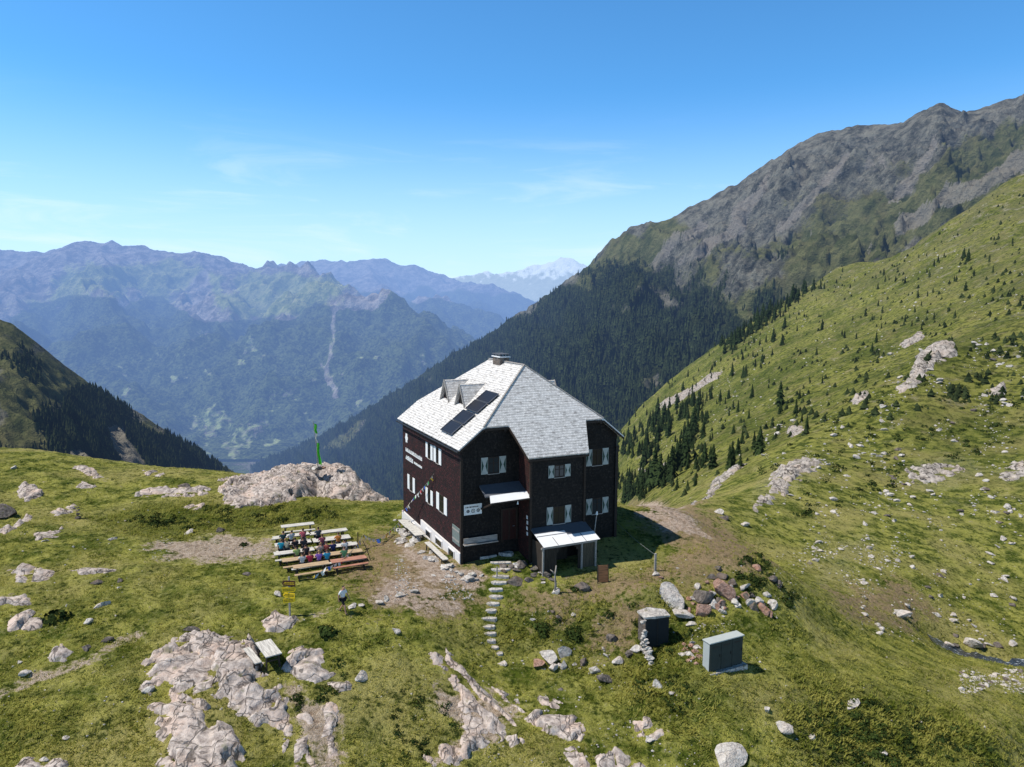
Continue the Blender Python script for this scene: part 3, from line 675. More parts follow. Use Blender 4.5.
# entrance side: sign, door, canopy, bench board, notes on the bay's flank, lamp
T = frame_of('F')
s = MB(); rect(s, T, .16, 1.53, 3.56, 4.32, .02, .05); sg = s.build('notice_board', M['white'], hut)
s = MB()
k = .28
for w in (.09, .12, .07, .13, .10, .09, .12, .08, .1): rect(s, T, k, k+w-.025, 4.08, 4.17, .051, .056); k += w+.012
for c, r0 in ((.47, .09), (.86, .13), (1.25, .10)):
    for q in range(10):
        t = q*.628; rect(s, T, c+r0*math.cos(t)-.028, c+r0*math.cos(t)+.028, 3.83+r0*math.sin(t)-.028, 3.83+r0*math.sin(t)+.028, .051, .055+.0003*q)
    rect(s, T, c-.04, c+.04, 3.79, 3.87, .051, .054)
s.build('symbol', M['black'], sg)
d = MB(); rect(d, T, 3.15, 4.25, 1.35, 3.6, .01, .06); do = d.build('door', M['door'], hut)
d = MB()
for a in ((3.03, 3.15, 1.3, 3.72), (4.25, 4.37, 1.3, 3.72), (3.15, 4.25, 3.6, 3.72)): rect(d, T, *a, .005, .1)
rect(d, T, 3.66, 3.74, 1.35, 3.6, .061, .075); d.build('door_frame', M['frame_d'], do)
d = MB(); d.tube([(4.1, -.07, 2.35), (4.1, -.13, 2.35), (3.96, -.13, 2.35)], .018, 6); d.build('handle', M['steel'], do)
d = MB(); rect(d, T, .05, 2.65, 1.55, 1.95, .25, .30); rect(d, T, .05, 2.65, 1.45, 1.52, .02, .5); d.build('wall_bench', M['greywood'], hut)
c = MB(); P = [(1.35, -.003, 5.62), (4.485, -.003, 5.66), (4.485, -1.30, 5.17), (1.30, -1.30, 5.13)]
slab(c, P, [(p[0], -p[1]) for p in P], .12); co = c.build('canopy', M['slate'], hut)  # dark rear of the canopy: house shade put into the colour
c = MB(); P = [(1.62, -1.28, 5.155), (4.487, -1.28, 5.20), (4.487, -2.0, 4.88), (1.38, -2.0, 4.82)]
slab(c, P, [(p[0], -p[1]) for p in P], .05); c.build('canopy_sunlit_edge', M['tin'], co)  # bright front strip: sunlight on the canopy edge put into the colour
c = MB(); c.tube([(1.4, -2.04, 4.78), (4.5, -2.04, 4.84)], .06, 6); c.build('canopy_gutter', M['iron'], co)
c = MB(); c.bar((1.5, -.05, 3.9), (1.55, -1.9, 4.75), .12); c.build('canopy_bracket', M['frame_d'], co)
n = MB()
for k, z in enumerate((2.1, 2.5, 2.92, 3.3)): n.box((BU0-.02, -1.5+.05*(k % 2), z), (.012, .22, .26))
n.build('paper_notice', M['white'], hut)
l = MB(); l.tube([(3.5, -1.9, 4.72), (3.5, -1.9, 4.5)], [.02, .07], 8); l.build('porch_lamp', M['white'], hut)
# stone plinth on the shaded side
p = MB(); p.box((W_/2+1, -.08, -1), (W_-2.2, .15, 2.1)); p.box(((BU0+BU1)/2, -BAY-.08, -.9), (BU1-BU0+.1, .15, 2.0)); p.build('plinth', M['darkrock'], hut)
# ------------------------------------------------------------------ lean-to shed before the bay
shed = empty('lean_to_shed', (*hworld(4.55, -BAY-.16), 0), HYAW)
tag(shed, 'small plank lean-to shed with arched opening and bright sheet roof against the hut', 'shed')
DS = 1.65; zb = -1.6
def shed_parts():
    a = MB(); 
    def sw(u0, u1, z0, z1): a.box(((u0+u1)/2, -DS+.04, (z0+z1)/2), (u1-u0, .07, z1-z0))
    sw(0, 1.1, zb, 1.8); sw(2.85, 3.1, zb, 1.8)
    # arch: stepped voussoirs over the opening
    for k in range(12):
        x0 = 1.1+k*1.75/12; x1 = x0+1.75/12; xm = (x0+x1)/2-1.975; zz = .85+.9*math.sqrt(max(0, 1-(xm/.9)**2)); sw(x0, x1, min(zz, 1.76), 1.8)
    for u in np.arange(0, 1.1, .22): a.box((u+.1, -DS-.005, .1), (.19, .03, 3.3))
    a.box((.035, -DS/2, .2), (.07, DS-.1, 3.4)); a.box((4.17, -DS/2, .2), (.07, DS-.1, 3.4))
    a.build('plank_wall', M['darkwood'], shed)
    d = MB()
    for k in range(5): d.box((3.24+k*.205, -DS+.05, .13), (.195, .05, 3.2+.03*(k % 2)))
    d.box((3.65, -DS+.015, .9), (1.0, .03, .1)); d.box((3.65, -DS+.015, -.9), (1.0, .03, .1)); d.build('plank_door', M['shedwood'], shed)
    p = MB()
    for u in (0, 3.1, 4.25): p.box((u, -DS-.06, .1), (.11, .11, 3.4))
    p.box((2.1, -DS-.06, 1.72), (4.5, .1, .12)); p.build('post', M['greywood'], shed)
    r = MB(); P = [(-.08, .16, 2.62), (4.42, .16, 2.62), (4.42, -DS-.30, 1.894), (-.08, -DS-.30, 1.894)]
    slab(r, P, [(p[0], -p[1]) for p in P], .06); ro = r.build('roof', M['slate'], shed)  # dark rear of the shed roof: the house's shadow put into the colour
    zr_ = lambda v: 2.62+(v-.16)*(.726/(DS+.46))+.014
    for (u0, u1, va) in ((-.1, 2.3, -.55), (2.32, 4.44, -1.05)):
        r = MB(); P = [(u0, va, zr_(va)), (u1, va, zr_(va)), (u1, -DS-.34, zr_(-DS-.34)), (u0, -DS-.34, zr_(-DS-.34))]; slab(r, P, [(p[0], -p[1]) for p in P], .01); r.build('roof_sunlit_part', M['tin'], ro)  # bright front parts painted as sunlit, stepped along the shadow's edge
    r = MB()
    for u in (1.05, 3.3): r.bar((u, -1.1, zr_(-1.1)+.01), (u, -DS-.32, zr_(-DS-.32)+.01), .03, .03)
    r.bar((-.07, -.85, zr_(-.85)+.01), (2.28, -.85, zr_(-.85)+.01), .05, .03); r.build('roof_seam', M['alu'], ro)
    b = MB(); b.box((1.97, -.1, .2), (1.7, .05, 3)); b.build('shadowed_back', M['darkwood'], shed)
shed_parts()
# leaning pole by the shed's corner
p0 = hworld(9.05, -BAY-.9); pole = empty('leaning_pole', (*p0, 1.2), HYAW); tag(pole, 'thin grey pole leaning upward beside the shed roof', 'pole')
m = MB(); m.tube([(0, 0, -2.0), (.25, .1, .4), (.62, .35, 2.0)], .035, 6); m.build('shaft', M['greywood'], pole)
m = MB(); m.tube([(.60, .34, 1.95), (.66, .37, 2.2)], [.09, .05], 8); m.build('cap', M['white'], pole)
# ------------------------------------------------------------------ mountains: flanks swept from a surveyed ridge line down to their foot
def resample(L, n):
    L = np.array(L, float); s = np.concatenate([[0], np.cumsum(np.linalg.norm(np.diff(L[:, :3], axis=0), axis=1))])
    t = np.linspace(0, s[-1], n); return np.stack([np.interp(t, s, L[:, i]) for i in range(L.shape[1])], -1), t
def flank(name, ridge, foot, ns, ntt, amp, rib, prof, zone_fn, mat, jag=6.0, back=350, seed=0.0, lean=.6):
    """ridge: (px,py,depth) ; foot: (px,depth,z) at the same stations"""
    Rr = np.array([at(*p) for p in ridge]); Fo = []
    for px, d, z in foot:
        x, y, _ = ray(px, 383.5); Fo.append((x*d, y*d, z))
    both, s = resample(np.concatenate([Rr, np.array(Fo)], 1), ns); Rr, Fo = both[:, :3], both[:, 3:]
    nb = 14; t = np.concatenate([np.linspace(-.35, 0, nb, endpoint=False), np.linspace(0, 1, ntt)**1.0])
    Tt, Ss = np.meshgrid(t, np.arange(ns), indexing='ij'); sm = s[Ss.astype(int)]
    A = Rr[Ss.astype(int)]; B = Fo[Ss.astype(int)]
    tp = np.clip(Tt, 0, 1); P = A+(B-A)*tp[..., None]
    P[..., 2] = A[..., 2]+(B[..., 2]-A[..., 2])*prof(tp)
    bk = np.clip(-Tt, 0, 1); hd = (A-B); hd[..., 2] = 0; hd /= np.linalg.norm(hd, axis=-1)[..., None]
    P = P+hd*bk[..., None]*1000; P[..., 2] -= bk*back*2
    Lm = np.linalg.norm(Rr-Fo, axis=1).mean()
    tm = tp*Lm; sk = sm+tm*lean                                  # gullies run slantwise down the flank
    w = fbm(sm/500+seed, tm/500, 2.0+seed, 3)
    env = sstep(0, .16, tp)*(1-.55*sstep(.55, 1, tp))
    h = (ridged(sk/rib+w*.7, tm/(rib*4.2)+seed, seed, 4)-.55)*amp
    h = h+fbm(P[..., 0]/120, P[..., 1]/120, P[..., 2]/120+seed, 5)*amp*.30
    h = h+(ridged(P[..., 0]/70, P[..., 1]/70, P[..., 2]/70+seed, 4)-.6)*amp*.50+(ridged(P[..., 0]/26, P[..., 1]/26, P[..., 2]/26+seed, 3)-.6)*amp*.14
    P[..., 2] += h*env+jag*1.3*fbm(sm/90, seed+3.3, 1.1, 6, .62)*(1-env)*1.2*(ridged(sm/60, seed, .4, 2)+.2)
    P[..., 1] -= h*env*.25
    V = P.reshape(-1, 3); me = np_mesh(name, V, grid_faces(len(t), ns), M[mat])
    px, py = to_px(V[:, 0], V[:, 1], V[:, 2])
    zone = zone_fn(px, py, V, Tt.ravel(), sm.ravel()); color_attr(me, 'zone', zone)
    o = link(name, me); tag(o, kind='structure'); return o, P, zone.reshape(len(t), ns, 4), t
def pxmask(px, py, polys, soft, wob=10, sc=.03):
    n = np.stack([fbm(px*sc, py*sc, 1.7, 4), fbm(px*sc, py*sc, 7.7, 4)], -1)*wob; out = np.zeros(len(px))
    Q = np.stack([px, py], -1)+n
    for p in polys: out = np.maximum(out, sstep(-soft, soft, poly_sd(Q, p)))
    return out
M['flank'] = m_mountain('flank'); M['spur'] = m_mountain('spur'); M['massif'] = m_mountain('massif'); M['distant'] = m_mountain('distant')
# right-hand mountain
RIDGE_M = [(1500,-60,1250),(1250,25,1350),(1100,80,1500),(1024,94,1560),(1012,100,1600),(985,108,1620),(965,112,1620),(940,105,1600),(925,111,1620),(905,122,1650),(870,126,1720),(845,126,1750),(815,135,1780),(785,152,1800),(740,180,1850),
  (700,204,1900),(685,211,1910),(660,222,1950),(630,226,2000),(610,240,2080),(590,262,2150),(560,286,2300),(520,312,2500),(480,339,2720),(440,362,2950),(400,389,3200),(340,424,3600),(290,450,3950),(245,469,4300),(180,500,4800)]
FOOT_M = [(1500,800,150),(1250,850,90),(1100,880,60),(1024,900,50),(1012,900,45),(985,900,35),(965,900,25),(940,900,10),(925,900,0),(905,905,-15),(870,920,-50),(845,940,-75),(815,960,-100),(785,975,-120),(740,1000,-150),
  (700,1030,-180),(685,1045,-190),(660,1070,-205),(630,1100,-225),(610,1140,-240),(590,1180,-255),(560,1280,-280),(520,1450,-320),(480,1650,-380),(440,1800,-510),(400,1950,-590),(340,2300,-720),(290,2650,-830),(245,3100,-950),(180,3600,-1050)]
FOREST_M = [[(200,480),(290,425),(380,378),(440,345),(480,320),(520,296),(548,290),(580,290),(600,300),(618,282),(640,296),(660,285),(684,300),(700,290),(712,310),(735,300),(765,284),(800,270),(812,282),(790,330),(700,430),(600,520),(230,520)],
  [(610,243),(640,262),(680,268),(720,285),(700,300),(640,300),(590,292),(565,290)]]
def zone_m(px, py, V, t, s):
    z = np.zeros((len(px), 4)); z[:, 0] = pxmask(px, py, FOREST_M[:1], 30, 60, .022)
    z[:, 0] = np.maximum(z[:, 0], .75*pxmask(px, py, FOREST_M[1:], 22, 44, .02))
    slide = [[(318,453),(335,438),(356,424),(372,419),(364,430),(342,447)], [(640,380),(660,372),(664,384),(645,392)]]
    z[:, 0] *= 1-.9*pxmask(px, py, slide, 5, 8)
    z[:, 1] = .95*pxmask(px, py, [[(560,290),(590,262),(615,240),(660,224),(690,225),(650,262),(610,285)], [(318,453),(335,438),(356,424),(372,419),(364,430),(342,447)], [(900,190),(1024,110),(1024,150),(860,250),(800,275),(770,265)], [(1030,150),(1030,200),(900,245),(840,275),(760,320),(720,345),(700,330),(760,285),(850,245),(930,200)]], 12, 26)+.62*sstep(-.35, .35, fbm(px*.018, py*.03, 3.3, 4))*sstep(.1, .4, t)+.2
    z[:, 2] = np.maximum(pxmask(px, py, [[(900,215),(945,190),(1000,165),(1024,150),(1024,175),(960,205),(890,240)], [(760,180),(775,165),(740,230),(690,270),(670,275),(720,225)], [(840,150),(850,150),(815,210),(780,235),(770,232),(810,195)], [(920,150),(935,130),(940,140),(900,200),(888,205)], [(640,262),(700,215),(708,222),(650,272)]], 5, 14),
       .75*sstep(.25, .5, fbm(s/60+t*5, t*4, 6.6, 4))*sstep(.06, .2, t)); z[:, 2] *= 1-z[:, 0]
    return z
om, P_M, Z_M, T_M = flank('mountain_flank', RIDGE_M, FOOT_M, 900, 300, 125, 250, lambda t: t+.16*np.sin(math.pi*t)*(1-t), zone_m, 'flank', 17, 400, 1.3)
# left spur
RIDGE_L = [(-500,60,1100),(-250,190,980),(-100,265,920),(0,319,900),(12,323,905),(30,337,920),(60,361,950),(80,377,980),(100,391,1000),(150,421,1060),(190,445,1120),(230,470,1200),(275,500,1300),(330,540,1400)]
FOOT_L = [(-500,450,-60),(-250,470,-110),(-100,490,-140),(0,510,-160),(12,515,-165),(30,525,-172),(60,545,-185),(80,560,-195),(100,580,-205),(150,640,-230),(190,720,-255),(230,820,-280),(275,930,-330),(330,1050,-400)]
FOREST_L = [[(95,392),(150,422),(190,446),(234,476),(120,480),(96,458),(60,446),(34,428),(50,412)], [(0,345),(25,350),(50,372),(30,385),(0,370)], [(0,440),(60,445),(120,470),(0,470)]]
def zone_l(px, py, V, t, s):
    z = np.zeros((len(px), 4)); z[:, 0] = pxmask(px, py, FOREST_L[:1], 14, 26)+.42*pxmask(px, py, FOREST_L[1:], 12, 26)
    sc = pxmask(px, py, [[(105,425),(120,420),(135,450),(150,470),(120,470),(112,450)], [(62,452),(80,446),(100,462),(80,468)]], 4, 8)
    z[:, 0] *= 1-sc; z[:, 2] = sc*.9; z[:, 1] = .35+.65*sstep(-.35, .15, fbm(px*.02, py*.03, 5.3, 4)); return z
ol, P_L, Z_L, T_L = flank('mountain_spur', RIDGE_L, FOOT_L, 420, 160, 45, 160, lambda t: t+.1*np.sin(math.pi*t), zone_l, 'spur', 6, 300, 5.1, -.5)
# mountains across the main valley: height = highest of many ridge profiles
def massif(name, ridges, x0, x1, y0, y1, nx, ny, floor, slope, amp, wl, zone_fn, mat, seed):
    gx = np.linspace(x0, x1, nx); gy = np.linspace(y0, y1, ny); X, Y = np.meshgrid(gx, gy); x, y = X.ravel(), Y.ravel()
    wx = x+wl*.35*fbm(x/wl, y/wl, seed, 3); wy = y+wl*.35*fbm(x/wl, y/wl, seed+5, 3)
    H = np.full(len(x), -1e9)
    for L, k in ridges:
        L = np.array([at(*p) for p in L]); best = np.full(len(x), -1e9)
        for a, b in zip(L[:-1], L[1:]):
            ab = b[:2]-a[:2]; t = np.clip(((wx-a[0])*ab[0]+(wy-a[1])*ab[1])/(ab@ab), 0, 1)
            d = np.hypot(wx-a[0]-t*ab[0], wy-a[1]-t*ab[1]); best = np.maximum(best, a[2]+t*(b[2]-a[2])-k*slope*d**.97)
        H = np.maximum(H, best)
    g = ridged(x/wl, y/wl, seed, 5)-.6
    H = H+g*amp*sstep(floor, floor+500, H)*(1-.55*sstep(250, 700, H))+fbm(x/(wl*.2), y/(wl*.2), seed+2, 5)*amp*.34*(1-.72*sstep(150, 600, H))
    H = np.where(H < floor, floor+(H-floor)*.02, H)
    V = np.stack([x, y, H], -1); me = np_mesh(name, V, grid_faces(ny, nx), M[mat]); px, py = to_px(x, y, H)
    color_attr(me, 'zone', zone_fn(px, py, V, None, None)); o = link(name, me); tag(o, kind='structure'); return o
F1 = [([(-200,255,9600),(-60,250,9500),(0,249,9500),(40,246,9400),(70,243,9300),(95,241,9200),(110,249,9200),(145,245,9500),(165,249,9500),(190,254,9500),(200,252,9500),(225,260,9600),(260,268,9300),(300,272,8600),(330,286,7600),(370,293,7000),(410,300,6800),(440,320,6500),(478,350,6200)], 1.0),
  ([(95,241,9200),(102,290,7600),(118,335,6300),(140,395,5400),(165,440,4900)], .95), ([(225,260,9600),(222,300,7700),(205,345,6400),(222,395,5500),(215,440,4900)], .95), ([(300,272,8600),(290,300,7400),(270,340,6300),(285,390,5500)], .95),
  ([(330,286,7600),(345,325,6500),(365,375,5700),(372,410,5300)], .95), ([(0,249,9500),(-10,300,7300),(20,345,6200),(60,390,5400),(100,440,4800)], .95), ([(410,300,6800),(425,345,6000),(430,380,5500)], 1.0), ([(-200,255,9600),(-120,330,6500)], 1.0)]
def zone_f1(px, py, V, t, s):
    z = np.zeros((len(px), 4)); n = fbm(px*.018, py*.018, 2.2, 4)
    line = np.interp(px, [0,88,146,222,263,316,351,398,430,470], [318,302,303,318,322,306,304,295,299,310]); z[:, 0] = sstep(-7, 9, py-line+n*26)
    alp = pxmask(px, py, [[(215,285),(260,270),(320,278),(350,288),(330,300),(300,315),(250,318),(215,310)], [(60,262),(100,258),(200,262),(210,275),(140,290),(60,290)]], 14, 22)
    fields = .62*pxmask(px, py, [[(190,420),(215,408),(238,418),(230,428),(205,440)], [(232,432),(262,412),(275,424),(250,442),(232,452)], [(240,345),(262,335),(258,355),(240,362)], [(165,350),(208,328),(210,338),(170,352)], [(120,372),(150,356),(152,368)], [(262,378),(300,392),(290,400)], [(222,440),(245,430),(240,462),(228,462)]], 4, 22, .09)
    fields = fields*(.55+.9*fbm(px*.16, py*.22, 5.5, 4)+.35)
    patch = .75*sstep(.12, .5, fbm(px*.06, py*.09, 8.2, 5))*sstep(318, 360, py)
    z[:, 2] = 0; fields = np.maximum(fields, patch); z[:, 0] *= 1-fields*.8
    z[:, 3] = fields; z[:, 1] = .8*alp+.62*sstep(250, 285, py)*(.6+n)
    gl = [[(332,300),(337,300),(336,340),(330,372),(326,372),(331,340)], [(318,360),(330,366),(340,400),(334,400)], [(290,300),(300,295),(282,320),(276,318)]]
    g = pxmask(px, py, gl, 1.8, 5, .09); z[:, 2] = np.maximum(g*.42, .7*sstep(.2, .5, fbm(px*.05, py*.03, 4.4, 4))*sstep(300, 255, py)); z[:, 0] *= 1-.7*g
    return z
massif('mountain_massif', F1, -7500, 900, 4300, 10600, 560, 420, -930, .62, 400, 1250, zone_f1, 'massif', 2.7)
F2 = [([(140,262,15500),(200,262,15000),(240,270,15000),(260,264,15000),(300,264,14500),(315,258,14200),(330,256,14000),(350,257,14000),(380,260,14000),(410,267,14000),(440,271,14000),(470,277,13500),(500,292,13000),(530,303,12600),(565,312,12300),(610,330,12000)], 1.0),
  ([(350,257,14000),(380,290,11500),(390,310,10500)], 1.0), ([(440,271,14000),(470,300,12000),(490,325,10800)], 1.0)]
F3 = [([(370,318,10200),(400,304,10200),(426,297,10200),(457,299,10000),(478,309,9800),(497,321,9600),(530,348,9000)], 1.0), ([(426,297,10200),(440,330,8600),(455,360,7600)], 1.0)]
def zone_f2(px, py, V, t, s):
    z = np.zeros((len(px), 4)); n = fbm(px*.03, py*.03, 2.2, 4); z[:, 0] = sstep(278, 306, py+n*20); z[:, 1] = .5*sstep(258, 280, py)*(.5+n); z[:, 2] = .4; return z
massif('mountain_range', F2, -8500, 2600, 10400, 16500, 420, 220, -700, .58, 420, 1900, zone_f2, 'massif', 6.1)
def zone_f3(px, py, V, t, s):
    z = np.zeros((len(px), 4)); z[:, 0] = sstep(294, 305, py+8*fbm(px*.04, py*.04, 1.1, 3)); return z
massif('mountain_hill', F3, -2600, 700, 7400, 10390, 240, 160, -900, .6, 200, 1100, zone_f3, 'massif', 9.3)
F4 = [([(330,290,42000),(420,281,42000),(460,276,41000),(480,272,41000),(497,273,41000),(510,270,40000),(525,271,40000),(535,265,40000),(545,266,40000),(556,260,40000),(565,258,40000),(573,262,40000),(580,264,40000),(600,275,40000),(640,285,40000)], 1.0)]
def zone_f4(px, py, V, t, s):
    z = np.zeros((len(px), 4)); z[:, 3] = .9*sstep(288, 268, py+14*fbm(px*.15, py*.15, 1.9, 4)); z[:, 2] = .2; return z
massif('mountain_chain', F4, -16000, 9000, 30000, 44000, 500, 120, -900, .55, 900, 2600, zone_f4, 'distant', 3.9)
def valley():
    r = np.exp(np.linspace(math.log(700), math.log(110000), 60)); a = np.linspace(-1.6, 1.6, 60); A, Rr = np.meshgrid(a, r); X, Y = A*Rr, Rr; z = -960+60*fbm(X/2500, Y/2500, 1.1, 3)
    V = np.stack([X.ravel(), Y.ravel(), z.ravel()], -1); me = np_mesh('valley_floor', V, grid_faces(60, 60), M['massif']); zc = np.zeros((len(V), 4)); zc[:, 0] = .5+.5*fbm(V[:, 0]/900, V[:, 1]/900, 2, 3); zc[:, 1] = .6*(1-zc[:, 0]); color_attr(me, 'zone', zc); tag(link('valley_floor', me), kind='structure')
valley()
# ------------------------------------------------------------------ forests too dense to count
def cone_trees(pts, hts, seed, n=6, wide=1.0):
    rg = np.random.default_rng(seed); N = len(pts); V = []; k = np.arange(n)*2*math.pi/n; base = []; Fc = []
    tiers = [(.04, .20, .52), (.30, .155, .78), (.55, .10, 1.0)]
    nv = 0
    for z0, r, z1 in tiers:
        a = k[None]+rg.uniform(0, 6.3, (N, 1)); rr = r*(hts*wide)[:, None]*rg.uniform(.65, 1.25, (N, n))
        ring = np.stack([pts[:, None, 0]+np.cos(a)*rr, pts[:, None, 1]+np.sin(a)*rr, pts[:, None, 2]+hts[:, None]*z0*rg.uniform(.7, 1.3, (N, n))], -1)
        tip = pts+np.stack([0*hts, 0*hts, hts*z1], -1)
        Vb = np.concatenate([ring, tip[:, None]], 1)               # N, n+1, 3
        V.append(Vb.reshape(-1, 3)); b = nv+np.arange(N)[:, None]*(n+1)
        Fc.append(np.stack([b+np.arange(n), b+(np.arange(n)+1) % n, np.broadcast_to(b+n, (N, n))], -1).reshape(-1, 3)); nv += N*(n+1)
    return np.concatenate(V), np.concatenate(Fc)
def forest_on(P, Z, tt, thr, count, h0, h1, seed, name, label):
    rg = np.random.default_rng(seed); nt_, ns_ = P.shape[:2]; i0 = int(np.searchsorted(tt, .01))
    out = []; tot = 0
    w = np.linalg.norm(np.cross(P[1:, :-1]-P[:-1, :-1], P[:-1, 1:]-P[:-1, :-1]), axis=-1); w[:i0] = 0
    f = Z[:-1, :-1, 0]; w = w*np.clip((f-thr)/(1-thr), 0, 1)**1.5
    px, py = to_px(*[P[:-1, :-1, i] for i in range(3)]); w = w*((px > -60) & (px < 1100))
    # denser sampling of nearer ground
    w = w/np.maximum(P[:-1, :-1, 1], 300)**1.2
    c = np.cumsum(w.ravel()); idx = np.searchsorted(c, rg.uniform(0, c[-1], count)); ii, jj = np.unravel_index(idx, w.shape)
    a, b = rg.random(count)[:, None], rg.random(count)[:, None]
    pts = P[ii, jj]*(1-a)*(1-b)+P[ii+1, jj]*a*(1-b)+P[ii, jj+1]*(1-a)*b+P[ii+1, jj+1]*a*b
    h = rg.uniform(h0, h1, count)*(.75+.5*np.clip(f[ii, jj], 0, 1)); pts[:, 2] -= .5
    V, Fc = cone_trees(pts, h, seed)
    o = link(name, np_mesh(name, V, Fc, M['forest'], False)); tag(o, label, 'forest', kind='stuff'); return o
forest_on(P_M, Z_M, T_M, .25, 34000, 9, 20, 11, 'conifer_forest', 'dense dark conifer forest on the mountain flank behind the hut')
forest_on(P_L, Z_L, T_L, .15, 7000, 6, 13, 12, 'spur_forest', 'dark conifer wood on the spur at the left edge')
# ------------------------------------------------------------------ bare bedrock slabs breaking through the turf
def outcrop(polys, H, res, label, seed, soft=.7, block=2.1, mat='rock', frac=.3, tilt=.15, group=None, name='rock_outcrop', dome=0.0, dprof=None, ledge=.30):
    polys = [np.array([ground_pt(*p)[:2] for p in pl]) for pl in polys]
    allp = np.concatenate(polys); lo, hi = allp.min(0)-1.2, allp.max(0)+1.2
    nx, ny = max(6, int((hi[0]-lo[0])/res)), max(6, int((hi[1]-lo[1])/res))
    X, Y = np.meshgrid(np.linspace(lo[0], hi[0], nx), np.linspace(lo[1], hi[1], ny)); P = np.stack([X.ravel(), Y.ravel()], -1)
    sd = np.full(len(P), -1e9)
    for q in polys: sd = np.maximum(sd, poly_sd(P, q))
    sc = 1/block
    sd = sd+.24*(res < .2); sd0 = sd.copy()
    soft = min(soft, .42*max(sd0.max(), .2))
    sd = sd+.8*soft*fbm(P[:, 0]*.9*sc, P[:, 1]*.9*sc, seed, 4)+.9*soft*fbm(P[:, 0]*3.2*sc, P[:, 1]*3.2*sc, seed+3, 4)
    sd = sd-1.7*soft*sstep(.12, .42, fbm(P[:, 0]*1.2*sc, P[:, 1]*1.2*sc, seed+9, 3))*sstep(4.5*soft, .5*soft, sd0)*(1.0 if sd0.max() > 1.2 else .3)      # turf creeping in
    rg = np.random.default_rng(int(seed*10)); ng = max(8, int((hi-lo).prod()*sc*sc*.9)); ng = min(ng, 600)
    pt = rg.uniform(lo, hi, (ng, 2)); st = np.array([1.0, 1.8]); wp = P+.5*block*np.stack([fbm(P[:, 0]*sc, P[:, 1]*sc, seed+1, 3), fbm(P[:, 0]*sc, P[:, 1]*sc, seed+2, 3)], -1)
    d1 = np.full(len(P), 1e9); d2 = d1.copy(); id1 = np.zeros(len(P), int)
    ca, sa = math.cos(seed), math.sin(seed); Rm = np.array([[ca, -sa], [sa, ca]])
    wq = wp@Rm*st; pq = pt@Rm*st
    for i in range(ng):
        d = np.hypot(wq[:, 0]-pq[i, 0], wq[:, 1]-pq[i, 1]); n1 = d < d1
        d2 = np.where(n1, d1, np.minimum(d2, d)); id1 = np.where(n1, i, id1); d1 = np.where(n1, d, d1)
    bh = rg.uniform(-1, 1, ng); bt = rg.normal(0, tilt, (ng, 2)); rel = P-pt[id1]
    h = H*(.35*sstep(-.1, .25, sd)+.65*sstep(0, 1.6*soft, sd))
    if dome:
        q = np.array(dprof); yy = np.interp(to_px(P[:, 0], P[:, 1], 0*P[:, 0]+1)[0], q[:, 0], q[:, 1]); zt_ = CAMZ+ray(512, yy)[2]*75
        dm = np.maximum(zt_-ground_z(P[:, 0], P[:, 1])-H*.6, 0)*np.clip(sd0/3.0, 0, 1)**.75
        h = h+dm*sstep(-.1, .6, sd)
    h = h*(1+frac*bh[id1])+(rel*bt[id1]).sum(-1)*sstep(0, soft, sd)
    # tilted beds: saw-tooth ledges along the dip, broken by warping
    dip = (P[:, 0]*math.cos(seed*1.7)+P[:, 1]*math.sin(seed*1.7))/(block*.62)+1.1*fbm(P[:, 0]*.5*sc, P[:, 1]*.5*sc, seed+6, 3); sw = dip-np.floor(dip)
    h = h+ledge*block*.55*(sw*sstep(1.0, .94, sw)-.4)*sstep(0, .4, sd)*(.4+1.2*np.clip(fbm(P[:, 0]*.8, P[:, 1]*.8, seed+4, 2)+.5, 0, 1))
    h = h+.05*fbm(P[:, 0]*2.2, P[:, 1]*2.2, seed, 4)*sstep(0, soft*.5, sd)+.018*fbm(P[:, 0]*7, P[:, 1]*7, seed, 3)
    h = h-(.09+.15*abs(H))*sstep(.07*block, 0, d2-d1)*sstep(.05, .4, sd)
    if not dome: h = np.minimum(h, abs(H)*1.3+.22+.06*np.tanh(h))
    z = ground_z(P[:, 0], P[:, 1])+h-.10-.9*sstep(0, -.6, sd)*.8
    V = np.stack([P[:, 0], P[:, 1], z], -1); Fc = grid_faces(ny, nx); keep = (sd[Fc] > -.35).any(1); Fc = Fc[keep]
    used = np.unique(Fc); mp = np.zeros(len(V), int); mp[used] = np.arange(len(used)); V = V[used]; Fc = mp[Fc]
    c = V.mean(0); c[2] = V[:, 2].min()
    me = np_mesh(name, V-c, Fc, M[mat]); o = link(name, me, None, c); tag(o, label, 'rock', group); OUT.append(allp if len(polys) == 1 else None); OUTP.extend(polys); return o
OUT = []; OUTP = []
